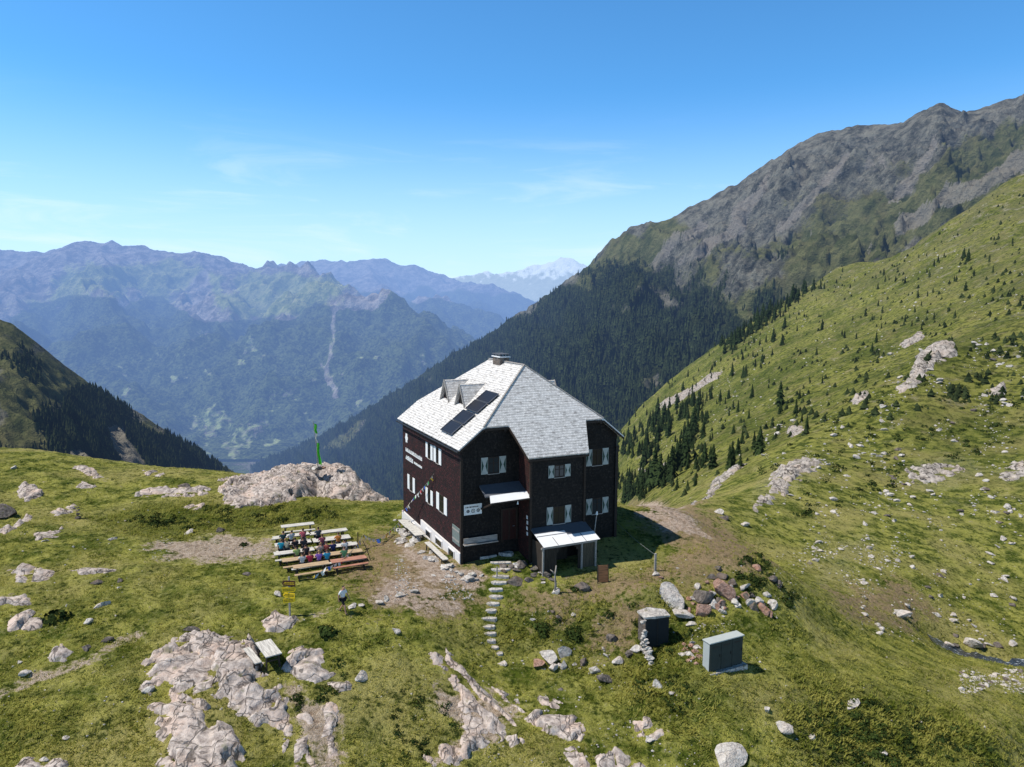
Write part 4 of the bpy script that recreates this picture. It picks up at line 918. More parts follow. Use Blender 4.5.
OC = [
 ([[(150,657),(185,636),(205,634),(246,640),(266,680),(286,700),(286,735),(256,726),(238,700),(213,690),(195,690),(165,688),(143,692),(150,675)]], .75, .11, 'big cracked pink-grey bedrock slab left of the plank table', .7),
 ([[(150,705),(170,698),(210,702),(236,730),(240,755),(236,775),(160,775),(165,745),(150,730)]], .6, .11, 'fissured bedrock slab at the bottom edge, below the big cracked slab', .6),
 ([[(288,655),(300,645),(326,655),(322,668),(346,680),(344,691),(310,681),(284,668)]], .3, .10, 'low smooth pinkish slab right of the plank table', .4),
 ([[(300,715),(330,700),(345,698),(338,740),(328,772),(296,772),(285,745),(312,730)]], .3, .11, 'rough broken rock strip near the bottom edge under the low pinkish slab', .5),
 ([[(262,622),(276,616),(294,620),(292,628),(270,631)]], .45, .08, 'low pale rock at the foot of the yellow signpost', .3),
 ([[(428,655),(440,645),(456,656),(476,680),(500,690),(522,700),(526,715),(500,741),(472,752),(440,772),(428,758),(468,735),(462,712),(456,695),(455,685),(435,664)]], .38, .11, 'long pale stepped bedrock rib running down the middle foreground', .55),
 ([[(525,715),(560,711),(584,720),(590,741),(560,736),(530,726)]], .3, .09, 'flat pale rock ledge right of the long bedrock rib', .35),
 ([[(560,750),(576,747),(592,770),(578,773)]], .3, .09, 'narrow pale rock strip at the bottom edge below the flat ledge', .3),
 ([[(595,748),(612,744),(642,770),(600,773)]], .35, .09, 'wedge of pale broken rock at the bottom edge right of the narrow strip', .35),
 ([[(536,697),(546,696),(562,704),(556,708),(542,704)]], .3, .08, 'short pale slab lying above the flat rock ledge', .25),
 ([[(632,720),(645,717),(661,728),(655,740),(635,733)]], .35, .08, 'cluster of pale layered rock in grass below the metal cabinet', .3),
 ([[(503,737),(515,735),(522,742),(510,748)]], .3, .08, 'small pale rock patch in grass right of the rib foot', .25),
 ([[(36,535),(60,529),(55,540),(40,543)]], .3, .10, 'small flat rock on the left meadow edge below the rounded hummock', .35),
 ([[(8,570),(25,566),(54,573),(50,583),(20,581)]], .45, .11, 'long pale slab on the left meadow near the frame edge', .45),
 ([[(72,571),(110,566),(119,572),(86,577)]], .25, .11, 'thin flat slab on the meadow right of the long pale slab', .4),
 ([[(8,622),(28,613),(46,620),(40,629),(12,631)]], .5, .10, 'rounded pale slab beside a dark bush at the left edge', .45),
 ([[(-6,598),(24,596),(28,604),(-4,606)]], .35, .10, 'pale rock shelf cut by the left edge of the picture', .35),
 ([[(48,655),(62,644),(70,652),(62,661),(50,662)]], .5, .09, 'pale rock at the upper end of the worn trail', .35),
 ([[(17,772),(24,760),(60,757),(64,772)]], .4, .10, 'pale slab at the bottom left corner', .4),
 ([[(16,488),(34,484),(46,495),(26,501)]], .6, .14, 'grey slab tilted on the green rise at far left', .5),
 ([[(130,495),(150,489),(210,489),(206,496),(150,498)]], .35, .14, 'long pale slab along the meadow left of the flag rock', .5),
 ([[(66,482),(80,479),(96,487),(82,489)]], .35, .14, 'small pale slab on the brow of the left rise', .4),
 ([[(76,468),(86,467),(106,477),(96,479)]], .35, .14, 'sloping pale slab near the left meadow skyline', .4),
 ([[(180,507),(204,503),(200,511)]], .3, .13, 'pale slab in the dark green hollow behind the gravel patch', .4),
 ([[(-8,531),(14,526),(30,515),(30,520),(6,534)]], .5, .13, 'pale rock rim in the shadowed dip at the left edge', .4),
 ([[(32,534),(56,531),(60,536),(40,539)]], .3, .11, 'whitish flat slab beside the shadowed dip', .35),
 ([[(50,513),(76,506),(78,511),(56,516)]], .3, .12, 'flat whitish rock on the rise above the small cairn', .35),
 ([[(142,470),(165,474),(160,477),(145,474)]], .25, .14, 'faint pale slab just under the meadow skyline', .4),
]
for k, (pl, H, res, lab, soft) in enumerate(OC): outcrop(pl, H*.5, res, lab, 1.37+k*.91, soft, tilt=.07)
outcrop([[(214,503,70),(224,503,75),(262,503,79),(320,503,79),(360,503,78),(388,503,74),(388,503,70),(352,501),(318,496),(296,499),(262,507),(232,509)]], .35, .14, 'massive pale rock knoll carrying the green flag at the meadow edge', 5.3, .9, 2.4, dome=2.5, frac=.08, tilt=.06, dprof=[(210,503),(222,494),(236,486),(262,479),(285,472),(305,469),(320,469),(355,471),(361,479),(374,489),(390,498)])
far_oc = [
 ([[(658,406),(690,388),(722,371),(718,379),(682,400),(664,410)]], 3.5, 'long pale rock ledge on the forested slope right of the roof', 3),
 ([[(893,397),(914,366),(930,350),(952,347),(958,354),(932,366),(914,388)]], 3.5, 'grey crag with shadowed overhang on the brow of the right slope', 2.2),
 ([[(750,512),(768,496),(774,472),(800,459),(824,463),(800,480),(790,491),(766,506)]], 1.4, 'broad cracked grey slab on the near right slope', 1.6),
 ([[(898,346),(920,332),(926,337),(906,348)]], 2.5, 'pale wedge of rock above the grey crag', 2.0),
 ([[(692,506),(712,482),(728,470),(750,462),(738,470),(716,490)]], 1.4, 'narrow slanting rock rib at the lower edge of the right slope', 1.4),
 ([[(638,468),(668,462),(670,468),(646,474)]], 2.5, 'small pale rock band among conifers just right of the hut', 2.0),
 ([[(996,476),(1010,464),(1032,460),(1032,474),(1006,481)]], 1.6, 'pale outcrop cut by the right edge of the picture', 1.2),
 ([[(905,470),(925,462),(950,464),(968,470),(940,482),(912,484)]], .7, 'field of broken pale rock high on the near right slope', 1.2),
 ([[(785,432),(800,426),(806,430),(792,438)]], 1.6, 'small grey rock on the brow above the broad cracked slab', 1.4),
 ([[(850,400),(872,388),(868,396),(856,406)]], 1.6, 'slanted pale rock on the brow left of the grey crag', 1.6),
 ([[(985,390),(1004,384),(1010,394),(990,398)]], 1.2, 'shattered rock patch on the upper right slope near the frame edge', 1.2),
]
for k, (pl, H, lab, soft) in enumerate(far_oc): outcrop(pl, H*.42, .40 if pl[0][0][1] > 420 else .7, lab, 3.1+k*1.13, soft*1.1, 3.2, frac=.6, tilt=.16, ledge=.35, mat='farrock')
# ------------------------------------------------------------------ boulders
def boulder_mesh(seed, flat=.7, cuts=9, mat='boulder', sub=3):
    rg = random.Random(seed); bm = bmesh.new(); bmesh.ops.create_icosphere(bm, subdivisions=sub, radius=1)
    for _ in range(cuts):
        n = Vector((rg.gauss(0, 1), rg.gauss(0, 1), rg.gauss(0, .9))).normalized(); d = rg.uniform(.34, .72)
        for v in bm.verts:
            k = v.co.dot(n)-d
            if k > 0: v.co -= n*k
    co_ = np.array([v.co for v in bm.verts]); nz_ = fbm(co_[:, 0]*2+seed, co_[:, 1]*2, co_[:, 2]*2, 4)*.07
    for v, q in zip(bm.verts, nz_): v.co *= 1+q; v.co.z *= flat
    me = bpy.data.meshes.new('boulder'); bm.to_mesh(me); bm.free(); me.materials.append(M[mat]); return me
BM = {m: [boulder_mesh(20+i*7+len(m), .55+.1*(i % 4), 8+i % 4, m) for i in range(6)] for m in ('boulder', 'darkrock', 'pinkrock')}
def boulder(px, py, size_px, label, mat='boulder', asp=1.0, hz=1.0, var=None, group=None, name='boulder', P=None):
    p = on_ground(px, py) if P is None else np.array(P, float)
    if p is None: return None
    d = p[1]*CP-(p[2]-CAMZ)*SP; r = size_px*d/F/2*1.45
    rg = random.Random(int(px*31+py*17)); me = rg.choice(BM[mat]) if var is None else BM[mat][var]
    o = link(name, me, None, (p[0], p[1], p[2]+r*.12*hz), rg.uniform(0, 6.28)); o.scale = (r*asp, r*rg.uniform(.75, 1.0), r*hz)
    o.rotation_euler.x = rg.uniform(-.25, .25); o.rotation_euler.y = rg.uniform(-.25, .25); tag(o, label, 'boulder', group); return o
NB = [(672,600,27,'tall grey block leaning over the cellar roof','boulder',.8,1.5),(700,597,20,'dark square boulder in the heap right of the leaning block','darkrock',1,1.2),(722,593,21,'large pinkish boulder on top of the heap behind the cabinet','pinkrock',1,1.3),
 (702,612,15,'rust-red boulder at the foot of the boulder heap','pinkrock',1,1.2),(683,615,18,'flat whitish slab stone below the leaning grey block','boulder',1.2,.6),(690,625,10,'small flat stone below the whitish slab stone','boulder',1.2,.6),(734,603,9,'small pale stone right of the large pinkish boulder','boulder',1,1),
 (713,608,9,'little grey stone between the rusty and pinkish boulders','boulder',1,1),(712,578,9,'dark stone above the boulder heap','darkrock',1,1),(724,577,11,'dark rounded stone above the large pinkish boulder','darkrock',1,1),(733,584,12,'brown stone at the upper end of the stone row','darkrock',1,1),
 (744,588,12,'upper stone of the row curving right from the heap','boulder',1,1),(751,596,10,'second stone of the row curving right from the heap','darkrock',1,1),(758,602,11,'grey stone in the middle of the curving row','boulder',1,.9),(765,610,13,'pink stone in the lower part of the curving row','pinkrock',1,.9),
 (774,606,11,'pale stone at the outer end of the curving row','boulder',1,.8),(769,615,9,'rusty stone at the lowest end of the curving row','pinkrock',1,.9),(757,569,9,'pink stone by the thin stake on the knoll','pinkrock',1,1),(771,580,10,'brown stone on the rim right of the thin stake','darkrock',1,1),
 (778,585,9,'second brown stone on the rim right of the thin stake','darkrock',1,1),(655,575,8,'pale stone at the base of the fence post','boulder',1,.8),(661,578,6,'rusty stone at the base of the fence post','pinkrock',1,.8),
 (547,657,18,'big pale rock at the left end of the rubble line','boulder',1.2,.8),(566,653,15,'pale pointed rock in the rubble line','boulder',1,1.1),(538,664,15,'pinkish flat rock below the rubble line','pinkrock',1.2,.7),(553,669,10,'small grey rock below the rubble line','boulder',1,1),
 (564,667,10,'upright pale rock in the rubble line','boulder',.7,1.5),(583,663,10,'grey rock in the middle of the rubble line','darkrock',1,1),(594,671,11,'white rock above the lowest dark rock','boulder',1,1),(604,680,14,'dark grey rock at the lower right of the rubble line','darkrock',1,1),
 (617,662,11,'bright pale rock under the shaded gap left of the cellar','boulder',1,.9),(629,655,9,'grey rock beside the cellar stones','darkrock',1,1),(612,640,10,'dark rock in the shaded gap left of the cellar','darkrock',1,1.2),(636,651,11,'mottled rock below the cellar wall','boulder',1,1),
 (656,686,12,'white block standing alone in grass below the cabinet','boulder',.9,1.3),(672,693,8,'small whitish stone right of the lone white block','boulder',1.1,.6),(731,760,26,'wide pale boulder at the bottom edge','boulder',1.2,.7),(785,729,16,'pale angular boulder in the lower right grass','boulder',1,.9),
 (767,709,9,'small pale stone above the pale angular boulder','boulder',1,.7),(813,738,7,'small white stone right of the pale angular boulder','boulder',1,.8),(852,705,13,'long narrow pale stone among dark shrubs','boulder',1.3,.4),(881,753,9,'flat pale stone near the bottom right','boulder',1.2,.5),
 (397,632,12,'grey boulder on the grass between walker and long rib','boulder',1.1,.8),(360,680,15,'egg-shaped pale boulder right of the low pinkish slab','boulder',.9,1.1),(97,582,9,'dark-edged stone on the meadow below the thin flat slab','darkrock',1.2,.7),(120,581,8,'small dark stone right of the dark-edged stone','darkrock',1,.8),
 (101,606,11,'pale stone in the middle of the left meadow','boulder',1.2,.7),(88,623,8,'small white stone above the trail end','boulder',1,1),(108,640,9,'brown stone lying on the worn trail','darkrock',1.2,.7),(86,649,9,'dark stone beside the worn trail','darkrock',1,.9),
 (26,674,10,'pale stone left of the worn trail','boulder',1,.9),(20,663,6,'small stone on the meadow left of the trail','boulder',1,.9),(148,692,11,'white boulder at the left tip of the big cracked slab','boulder',1,.9),(192,630,11,'dark stone above the big cracked slab','darkrock',1.3,.7),
 (222,531,9,'dark stone behind the gravel patch','darkrock',1,1),(190,533,9,'pale stone at the back rim of the gravel patch','boulder',1.2,.6),(114,539,9,'low stone left of the gravel patch','boulder',1.3,.5),(14,468,9,'white stone near the left skyline','boulder',1.2,.6),
 (46,541,6,'small whitish stone below the rounded hummock','boulder',1,.8),(183,487,11,'dark boulder on the meadow skyline','darkrock',1.2,.8),(3,517,26,'dark grey boulder half cut by the left edge','darkrock',1,1.1),(247,575,7,'small dark stone left of the signpost','darkrock',1.2,.7),
 (278,594,6,'small pale stone behind the signpost','boulder',1.4,.5),(45,760,8,'grey stone beside the corner slab','boulder',1,.8),(66,738,6,'small white stone near the bottom left','boulder',1.2,.7),(583,588,13,'black shaded rock in front of the shed','darkrock',1.1,.9),
 (555,592,10,'rock heaped around the dead tree post','boulder',1,.9),(535,570,10,'grey stone beside the top of the steps','darkrock',1,1),(521,567,12,'mossy rubble stone right of the landing slabs','darkrock',1,1),(516,582,12,'dark rubble stone right of the upper steps','darkrock',1.2,.8),
 (529,581,9,'small rubble stone between steps and dead tree','darkrock',1,.8),(545,565,9,'pale rubble stone before the shed wall','boulder',1,.8),(502,664,9,'pale stone left of the lowest steps','boulder',1,.8),(353,607,8,'first pale stone of the row behind the walker','boulder',1.2,.6),
 (361,606,7,'second pale stone of the row behind the walker','boulder',1.2,.6),(378,603,8,'third pale stone of the row toward the hut','boulder',1.2,.6),(386,600,8,'fourth pale stone of the row toward the hut','boulder',1.2,.7),(399,596,10,'largest pale stone of the row toward the hut','boulder',1.2,.7),
 (413,592,8,'pale stone of the row nearest the hut','boulder',1.2,.7),(947,645,9,'left stone on the far bank of the stream','boulder',1.1,.8),(969,645,15,'largest white boulder on the far bank of the stream','boulder',1.2,.9),(957,646,8,'grey stone left of the largest stream boulder','darkrock',1,.8),
 (980,647,9,'grey stone right of the largest stream boulder','darkrock',1,.8),(989,645,8,'pale stone on the far bank midway to the frame edge','boulder',1,.8),(1000,647,10,'dark stone on the far bank near the frame edge','darkrock',1,.8),(1012,645,9,'pale stone on the far bank at the frame edge','boulder',1.1,.8),
 (650,740,12,'rough pale stone below the layered rock cluster','boulder',1.2,.5),(898,614,14,'pale stone pair on the lower right slope','boulder',1.6,.5),(712,380,5,'pale block on the forested ledge','boulder',1.2,.8),(857,458,7,'white stone on the near right slope beside the rock field','boulder',1,.9),
 (865,525,7,'white stone in the centre of the right slope','boulder',1,1),(833,500,7,'white stone right of the broad cracked slab','boulder',1,.9),(815,460,6,'white stone above the broad cracked slab','boulder',1,.9),(1003,540,8,'white stone on the right slope near the frame edge','boulder',1,.9),
 (718,513,9,'white boulder in the gully behind the knoll','boulder',1.2,.9),(724,519,9,'grey boulder in the gully behind the knoll','darkrock',1.2,.8),(745,525,8,'shadowed stone on the far side of the gully','boulder',1,.8)]
for k in range(34):                                  # jumble of smaller blocks between the big ones
    rr = random.Random(k+900); px, py = rr.choice([(690,602),(705,602),(718,602),(712,590),(735,592),(726,606),(760,604),(745,600)]); px += rr.gauss(0, 7); py += rr.gauss(0, 6)
    m_ = ('pinkrock', 'darkrock', 'boulder')[k % 3]; nm_ = ('reddish', 'dark grey', 'pale grey')[k % 3]
    boulder(px, py, rr.uniform(4, 11), nm_+' block in the jumbled heap behind the metal cabinet', m_, rr.uniform(.8, 1.2), rr.uniform(.7, 1.3), None, nm_+' blocks in the heap behind the cabinet', 'block')
for a in NB: boulder(*a[:3], a[3], a[4], a[5], a[6])
for k in range(64):                                  # pale rubble edging the hut's base
    rr = random.Random(k+300); L_e = [(397,527),(418,545),(440,562),(462,573),(486,580)] if k < 46 else [(508,566),(522,562),(540,574),(552,572)]
    t = rr.random()*(len(L_e)-1.001); i = int(t); px = L_e[i][0]+(t-i)*(L_e[i+1][0]-L_e[i][0])+rr.gauss(-2, 5); py = L_e[i][1]+(t-i)*(L_e[i+1][1]-L_e[i][1])+rr.gauss(2, 4)
    boulder(px, py, rr.uniform(3.5, 11), 'pale rubble stone edging the foot of the sunny hut wall' if k < 46 else 'grey rubble stone banked between steps and shed', 'boulder' if k < 46 or k % 3 == 0 else 'darkrock', rr.uniform(.9, 1.4), rr.uniform(.45, .8), None, 'rubble stones edging the hut' if k < 46 else 'rubble between steps and shed', 'stone')
# smaller stones: the larger ones each on their own, the rest as one cover
def scatter_stones():
    rg = np.random.default_rng(5); cand = []
    zones = [((760,900),(420,600),828,(1.2,6)),((860,1024),(330,640),1710,(1.2,7)),((700,1024),(250,440),1620,(1.0,4)),((0,240),(500,760),432,(1.2,5)),((240,480),(590,767),234,(1.2,4)),((480,700),(640,767),540,(1.2,5)),((700,1000),(640,767),108,(1.3,5)),
      ((520,640),(610,690),144,(1.3,6)),((395,480),(550,600),756,(1.2,5)),((960,1024),(668,694),594,(1.3,6)),((640,800),(560,640),108,(1.3,5)),((640,760),(380,500),162,(1.2,3.5)),((800,900),(540,590),468,(1.2,4.5)),((690,735),(622,660),108,(1.3,5)),((150,275),(538,560),468,(1.0,3))]
    for (x0, x1), (y0, y1), n, (s0, s1) in zones:
        for _ in range(n):
            px, py = rg.uniform(x0, x1), rg.uniform(y0, y1)
            if pn(px*.03, py*.04, 2.2) < -.02+.12*rg.normal(): continue
            cand.append((s0+(s1-s0)*rg.random()**2.6, px, py))
    cand.sort(reverse=True); V, Fc, nv, k = [], [], 0, 0; PT = on_ground_many([c[1] for c in cand], [c[2] for c in cand])
    ico = boulder_mesh(77, .65, 8, 'boulder', 1); bv = np.array([v.co for v in ico.vertices]); bf = np.array([p.vertices[:] for p in ico.polygons])
    for (s, px, py), p in zip(cand, PT):
        if np.isnan(p[0]): continue
        u, v = hloc(p[0], p[1])
        if -.6 < u < 14 and -4.6 < v < 15: continue
        if k < 175:
            k += 1
            right = px > 700 and py < 640
            boulder(px, py, s, 'small pale stone strewn on the right hillside beyond the knoll' if right else 'small pale stone strewn in the foreground turf of the knoll', 'boulder' if rg.random() < .8 else 'darkrock', rg.uniform(.9, 1.3), rg.uniform(.5, 1), None,
               'stones strewn over the right hillside' if right else 'stones strewn in the foreground turf', 'stone', p)
        else:
            d = p[1]*CP-(p[2]-CAMZ)*SP; r = s*d/F/2; a = rg.uniform(0, 6.28); c, sn = math.cos(a), math.sin(a)
            q = bv*np.array([rg.uniform(.7, 1.3), rg.uniform(.7, 1.3), rg.uniform(.5, 1)])*r; q = np.stack([q[:, 0]*c-q[:, 1]*sn, q[:, 0]*sn+q[:, 1]*c, q[:, 2]], -1)+p+np.array([0, 0, r*.1])
            V.append(q); Fc.append(bf+nv); nv += len(bv)
    o = link('scattered_stones', np_mesh('scattered_stones', np.concatenate(V), np.concatenate(Fc), M['boulder'], False)); tag(o, 'countless little stones scattered through the alpine turf', 'stones', kind='stuff')
scatter_stones()
# ------------------------------------------------------------------ conifers on the right slope
def conifer_meshes(seed):
    rg = random.Random(seed); t = MB(); t.tube([(0, 0, -.04), (0, 0, .3), (.01, 0, .9)], [.022, .017, .004], 6)
    me_t = bpy.data.meshes.new('trunk'); me_t.from_pydata(t.v, [], t.f); me_t.materials.append(M['trunk'])
    V, Fc = [], []; z = .08
    while z < .97:
        r = .23*(1-z)**.8*rg.uniform(.75, 1.15)+.012; n = 9 if z < .6 else 6; a0 = rg.uniform(0, 6.3)
        for k in range(n):
            a = a0+k*2*math.pi/n+rg.uniform(-.25, .25); rr = r*rg.uniform(.6, 1.2); dz = -.10*rr/.2*rg.uniform(.6, 1.4)
            c, s = math.cos(a), math.sin(a); w = .05*rr/.2+.014; b = len(V)
            tip = (c*rr, s*rr, z+dz); mid = (c*rr*.55, s*rr*.55, z+dz*.2)
            V += [(0, 0, z+.05), (mid[0]-s*w, mid[1]+c*w, mid[2]-.01), tip, (mid[0]+s*w, mid[1]-c*w, mid[2]-.01), (mid[0], mid[1], mid[2]+.025), (mid[0], mid[1], mid[2]-.045)]
            Fc += [(b, b+1, b+4), (b+4, b+1, b+2), (b+4, b+2, b+3), (b, b+4, b+3), (b+1, b+5, b+2), (b+5, b+3, b+2)]
        z += .052+.02*rg.random()
    b = len(V); V += [(.012, 0, .9), (-.008, .01, .9), (-.008, -.01, .9), (0, 0, 1.02)]; Fc += [(b, b+1, b+3), (b+1, b+2, b+3), (b+2, b, b+3)]
    me_c = bpy.data.meshes.new('crown'); me_c.from_pydata(V, [], Fc); me_c.materials.append(M['conifer'])
    both = bpy.data.meshes.new('conifer_tree'); nt_ = len(t.v); both.from_pydata(list(t.v)+V, [], list(t.f)+[tuple(i+nt_ for i in f) for f in Fc])
    both.materials.append(M['trunk']); both.materials.append(M['conifer'])
    both.polygons.foreach_set('material_index', [0]*len(t.f)+[1]*len(Fc)); return me_t, me_c, both
CM = [conifer_meshes(s) for s in (1, 2, 3, 4, 5)]
def conifers():
    rg = np.random.default_rng(21)
    dens = [([(612,400),(640,380),(700,345),(760,300),(800,272),(830,280),(800,330),(740,390),(690,440),(650,500),(612,510)], 330, 3.5, 10), ([(640,500),(690,400),(760,380),(850,370),(800,440),(740,470),(690,495)], 90, 2.2, 5),
      ([(612,440),(700,400),(690,470),(640,505),(612,505)], 170, 5, 11), ([(800,280),(900,240),(1000,250),(960,320),(850,350),(770,370)], 85, 2.5, 6), ([(900,300),(1024,200),(1024,300),(950,340)], 20, 2, 5), ([(690,350),(730,325),(800,270),(830,268),(800,300),(740,345)], 240, 8, 17)]
    c = []
    for pl, n, h0, h1 in dens:
        q = np.array(pl, float); lo, hi = q.min(0), q.max(0); k = 0; tries = 0
        while k < n and tries < 6000:
            tries += 1; px, py = rg.uniform(lo, hi)
            if poly_sd(np.array([[px, py]]), q)[0] < 0 or pn(px*.035, py*.05, 4.1) < -.08+.25*rg.normal(): continue
            k += 1; c.append((px, py, rg.uniform(h0, h1)))
    fixed = [(677,452,11),(703,438,8),(780,405,8),(752,398,7),(822,330,6),(872,352,6),(905,322,6.5),(738,412,7),(712,370,7),(660,486,10),(646,480,9),(668,470,8)]
    pts = []
    al = fixed+c; PT = on_ground_many([q[0] for q in al], [q[1] for q in al], 120)
    for (px, py, h), p in zip(al, PT):
        if np.isnan(p[0]) or p[1] < 150 or p[1] > 950: continue
        h = h*(.85 if py > 400 else .66)*float(np.exp(rg.normal(0, .28))); pts.append((h*F/p[1], p, h, px, py))
    pts.sort(key=lambda q: -q[0]); rest = []
    for i, (s, p, h, px, py) in enumerate(pts):
        if i >= 300: rest.append((p, h)); continue
        mt, mc, mb = CM[i % 5]; loc = (p[0], p[1], p[2]-.1); rz = rg.uniform(0, 6.28)
        if s > 13:
            o = empty('conifer_tree', loc, rz); link('trunk', mt, o); link('crown', mc, o)
        else: o = link('conifer_tree', mb, None, loc, rz)
        f = rg.uniform(.8, 1.25); o.scale = (h*f, h*f, h)
        lab, g = ('dark conifer in the crowded stand at the forest edge right of the hut', 'conifers crowded at the forest edge') if px < 712 else (('conifer standing loosely on the sunlit grass slope below the ridge edge', 'conifers loose on the grass slope') if py > 300 else ('conifer along the upper edge of the grass slope', 'conifers along the upper slope edge'))
        tag(o, lab, 'conifer', g)
    rg2 = np.random.default_rng(5); nb = 2600; qx, qy = rg2.uniform(612, 1030, nb), rg2.uniform(190, 505, nb); kk = pn(qx*.03, qy*.045, 6.1)+.5*pn(qx*.1, qy*.14, 1.1) > .02; qx, qy = qx[kk], qy[kk]
    for p in on_ground_many(qx, qy, 120):                    # juniper and young trees, too many to count
        if not np.isnan(p[0]) and p[1] > 150: rest.append((p-np.array([0, 0, .3]), rg2.uniform(.5, 2.4)))
    if rest:
        hh = np.array([r[1] for r in rest]); V, Fc = cone_trees(np.array([r[0] for r in rest]), hh, 33, 6, np.where(hh < 2.6, 2.6, 1.0))
        tag(link('distant_conifers', np_mesh('distant_conifers', V, Fc, M['forest'], False)), 'thick small conifers filling the slope behind the nearer ones', 'forest', kind='stuff')
conifers()
# ------------------------------------------------------------------ grass tufts and dwarf shrubs
def blocked(x, y, marg=.15):
    P = np.stack([x, y], -1); b = np.zeros(len(x), bool)
    for q in OUTP:
        m = ((P > q.min(0)-1) & (P < q.max(0)+1)).all(1)
        if m.any(): b[m] |= poly_sd(P[m], q) > -marg
    u, v = hloc(x, y); b |= (u > -.3) & (u < 13.3) & (v > -4.5) & (v < 14.5); return b
def grass():
    rg = np.random.default_rng(3); n = 150000
    y = np.exp(rg.uniform(math.log(28), math.log(80), n)); x = rg.uniform(-.78, .78, n)*y
    cv = cover(x, y); den = np.clip(1-1.1*cv[:, 1]-.8*cv[:, 2]-.45*cv[:, 0], 0, 1)*np.clip(.55+.9*fbm(x/1.6, y/1.6, 3.3, 3)+.3*cv[:, 3], .1, 1)
    k = (rg.random(n) < den) & ~blocked(x, y); x, y, cv = x[k], y[k], cv[k]; n = len(x); z = ground_z(x, y)
    h = rg.uniform(.04, .12, n)*(1+.9*cv[:, 3])*(.7+.6*np.clip(fbm(x/4, y/4, 1.7, 3)+.5, 0, 1)); V = []; Fc = []
    for b in range(4):
        a = rg.uniform(0, 6.28, n); w = h*.28; lx, ly = np.cos(a), np.sin(a); ox, oy = rg.normal(0, .07, n), rg.normal(0, .07, n); le = h*rg.uniform(.5, 1.8, n)
        V.append(np.stack([np.stack([x+ox-ly*w, y+oy+lx*w, z-.02], -1), np.stack([x+ox+ly*w, y+oy-lx*w, z-.02], -1), np.stack([x+ox+lx*le, y+oy+ly*le, z+h], -1)], 1).reshape(-1, 3))
    V = np.concatenate(V); Fc = np.arange(len(V)).reshape(-1, 3)
    tag(link('alpine_grass', np_mesh('alpine_grass', V, Fc, M['grass'], False)), 'short tufted alpine grass covering the knoll', 'grass', kind='stuff')
grass()
def shrubs():
    rg = np.random.default_rng(8); V = []; nv = 0; Fc = []
    zones = [([(820,700),(900,700),(985,740),(1000,767),(840,767),(800,720)], 200, .24), ([(120,520),(180,505),(330,507),(338,518),(250,526),(180,530)], 230, .20), ([(530,625),(560,620),(590,632),(585,642),(545,640)], 50, .25), ([(620,600),(700,625),(690,660),(640,650)], 60, .2),
      ([(730,560),(770,560),(800,600),(780,620),(740,590)], 90, .25), ([(320,650),(345,660),(345,700),(330,720),(315,690)], 40, .2), ([(290,690),(330,700),(300,720)], 40, .15), ([(400,690),(455,700),(460,735),(430,760),(380,767)], 60, .16), ([(870,380),(1024,330),(1024,440),(800,520),(760,470)], 300, .45), ([(640,660),(700,680),(690,720),(630,700)], 50, .2)]
    def bush(p, r, m):
        nonlocal nv
        for _ in range(m):
            d = rg.normal(size=3); d /= np.linalg.norm(d); d[2] = abs(d[2]); c = p+d*r*rg.uniform(.5, 1)*np.array([1.25, 1.25, .75]); a = rg.normal(size=3); a /= np.linalg.norm(a); b = np.cross(a, d); s = r*.26
            V.extend([c-a*s, c+b*s, c+a*s, c-b*s]); Fc.append((nv, nv+1, nv+2, nv+3)); nv += 4
    for pl, n, r0 in zones:
        q = np.array(pl, float); lo, hi = q.min(0), q.max(0); k = t = 0
        px, py = rg.uniform(lo[0], hi[0], n*9), rg.uniform(lo[1], hi[1], n*9); m = (poly_sd(np.stack([px, py], -1), q) > 0) & (pn(px*.06, py*.09, 2.9) > .05); px, py = px[m][:n], py[m][:n]
        PT = on_ground_many(px, py); bl = blocked(PT[:, 0], PT[:, 1])
        for p, yy, bb in zip(PT, py, bl):
            if not bb and not np.isnan(p[0]): bush(p, r0*rg.uniform(.5, 1.5)*(1 if yy > 560 else 1.2), 26)
    for px, py, r in ((56,619,.7),(329,634,.55),(325,630,.4),(244,545,.3),(610,615,.35),(575,590,.3),(758,556,.4),(748,560,.4)):
        bush(on_ground(px, py), r, 70)
    tag(link('dwarf_shrubs', np_mesh('dwarf_shrubs', V, Fc, M['shrub'], False)), 'dark low dwarf shrubs growing in patches on the turf', 'shrubs', kind='stuff')
shrubs()
# ------------------------------------------------------------------ small man-made things around the hut
def G(px, py): return on_ground(px, py)
# grey-green metal cabinet
p = G(709, 672); cab = empty('metal_cabinet', (p[0], p[1], p[2]-.05), .46); tag(cab, 'grey-green metal cabinet with three doors and pale lid standing in grass', 'cabinet')
m = MB(); m.box((1.25, .28, .85), (2.5, .56, 1.7)); m.build('body', M['cabinet'], cab, bevel=.015)
m = MB(); m.box((1.25, .27, 1.735), (2.6, .66, .07)); m.build('lid', M['cabtop'], cab, bevel=.01)
m = MB(); m.box((-.008, .28, .85), (.015, .52, 1.6)); m.build('end_sunlit', M['cabtop'], cab)  # sun-facing end: sunlight painted in as a paler face
for k in range(3):
    d = MB(); d.box((.43+k*.82, -.012, .86), (.78, .024, 1.6)); do = d.build('cabinet_door', M['cabinet'], cab, bevel=.006)
    h = MB(); h.box((.74+k*.82, -.04, .9), (.03, .035, .16)); h.build('handle', M['iron'], do)
    h = MB(); h.box((.43+k*.82, -.027, 1.45), (.5, .006, .08)); h.build('vent', M['iron'], do)
m = MB(); m.box((1.3, .2, -.14), (2.8, .9, .3)); m.build('stone_base', M['boulder'], cab)
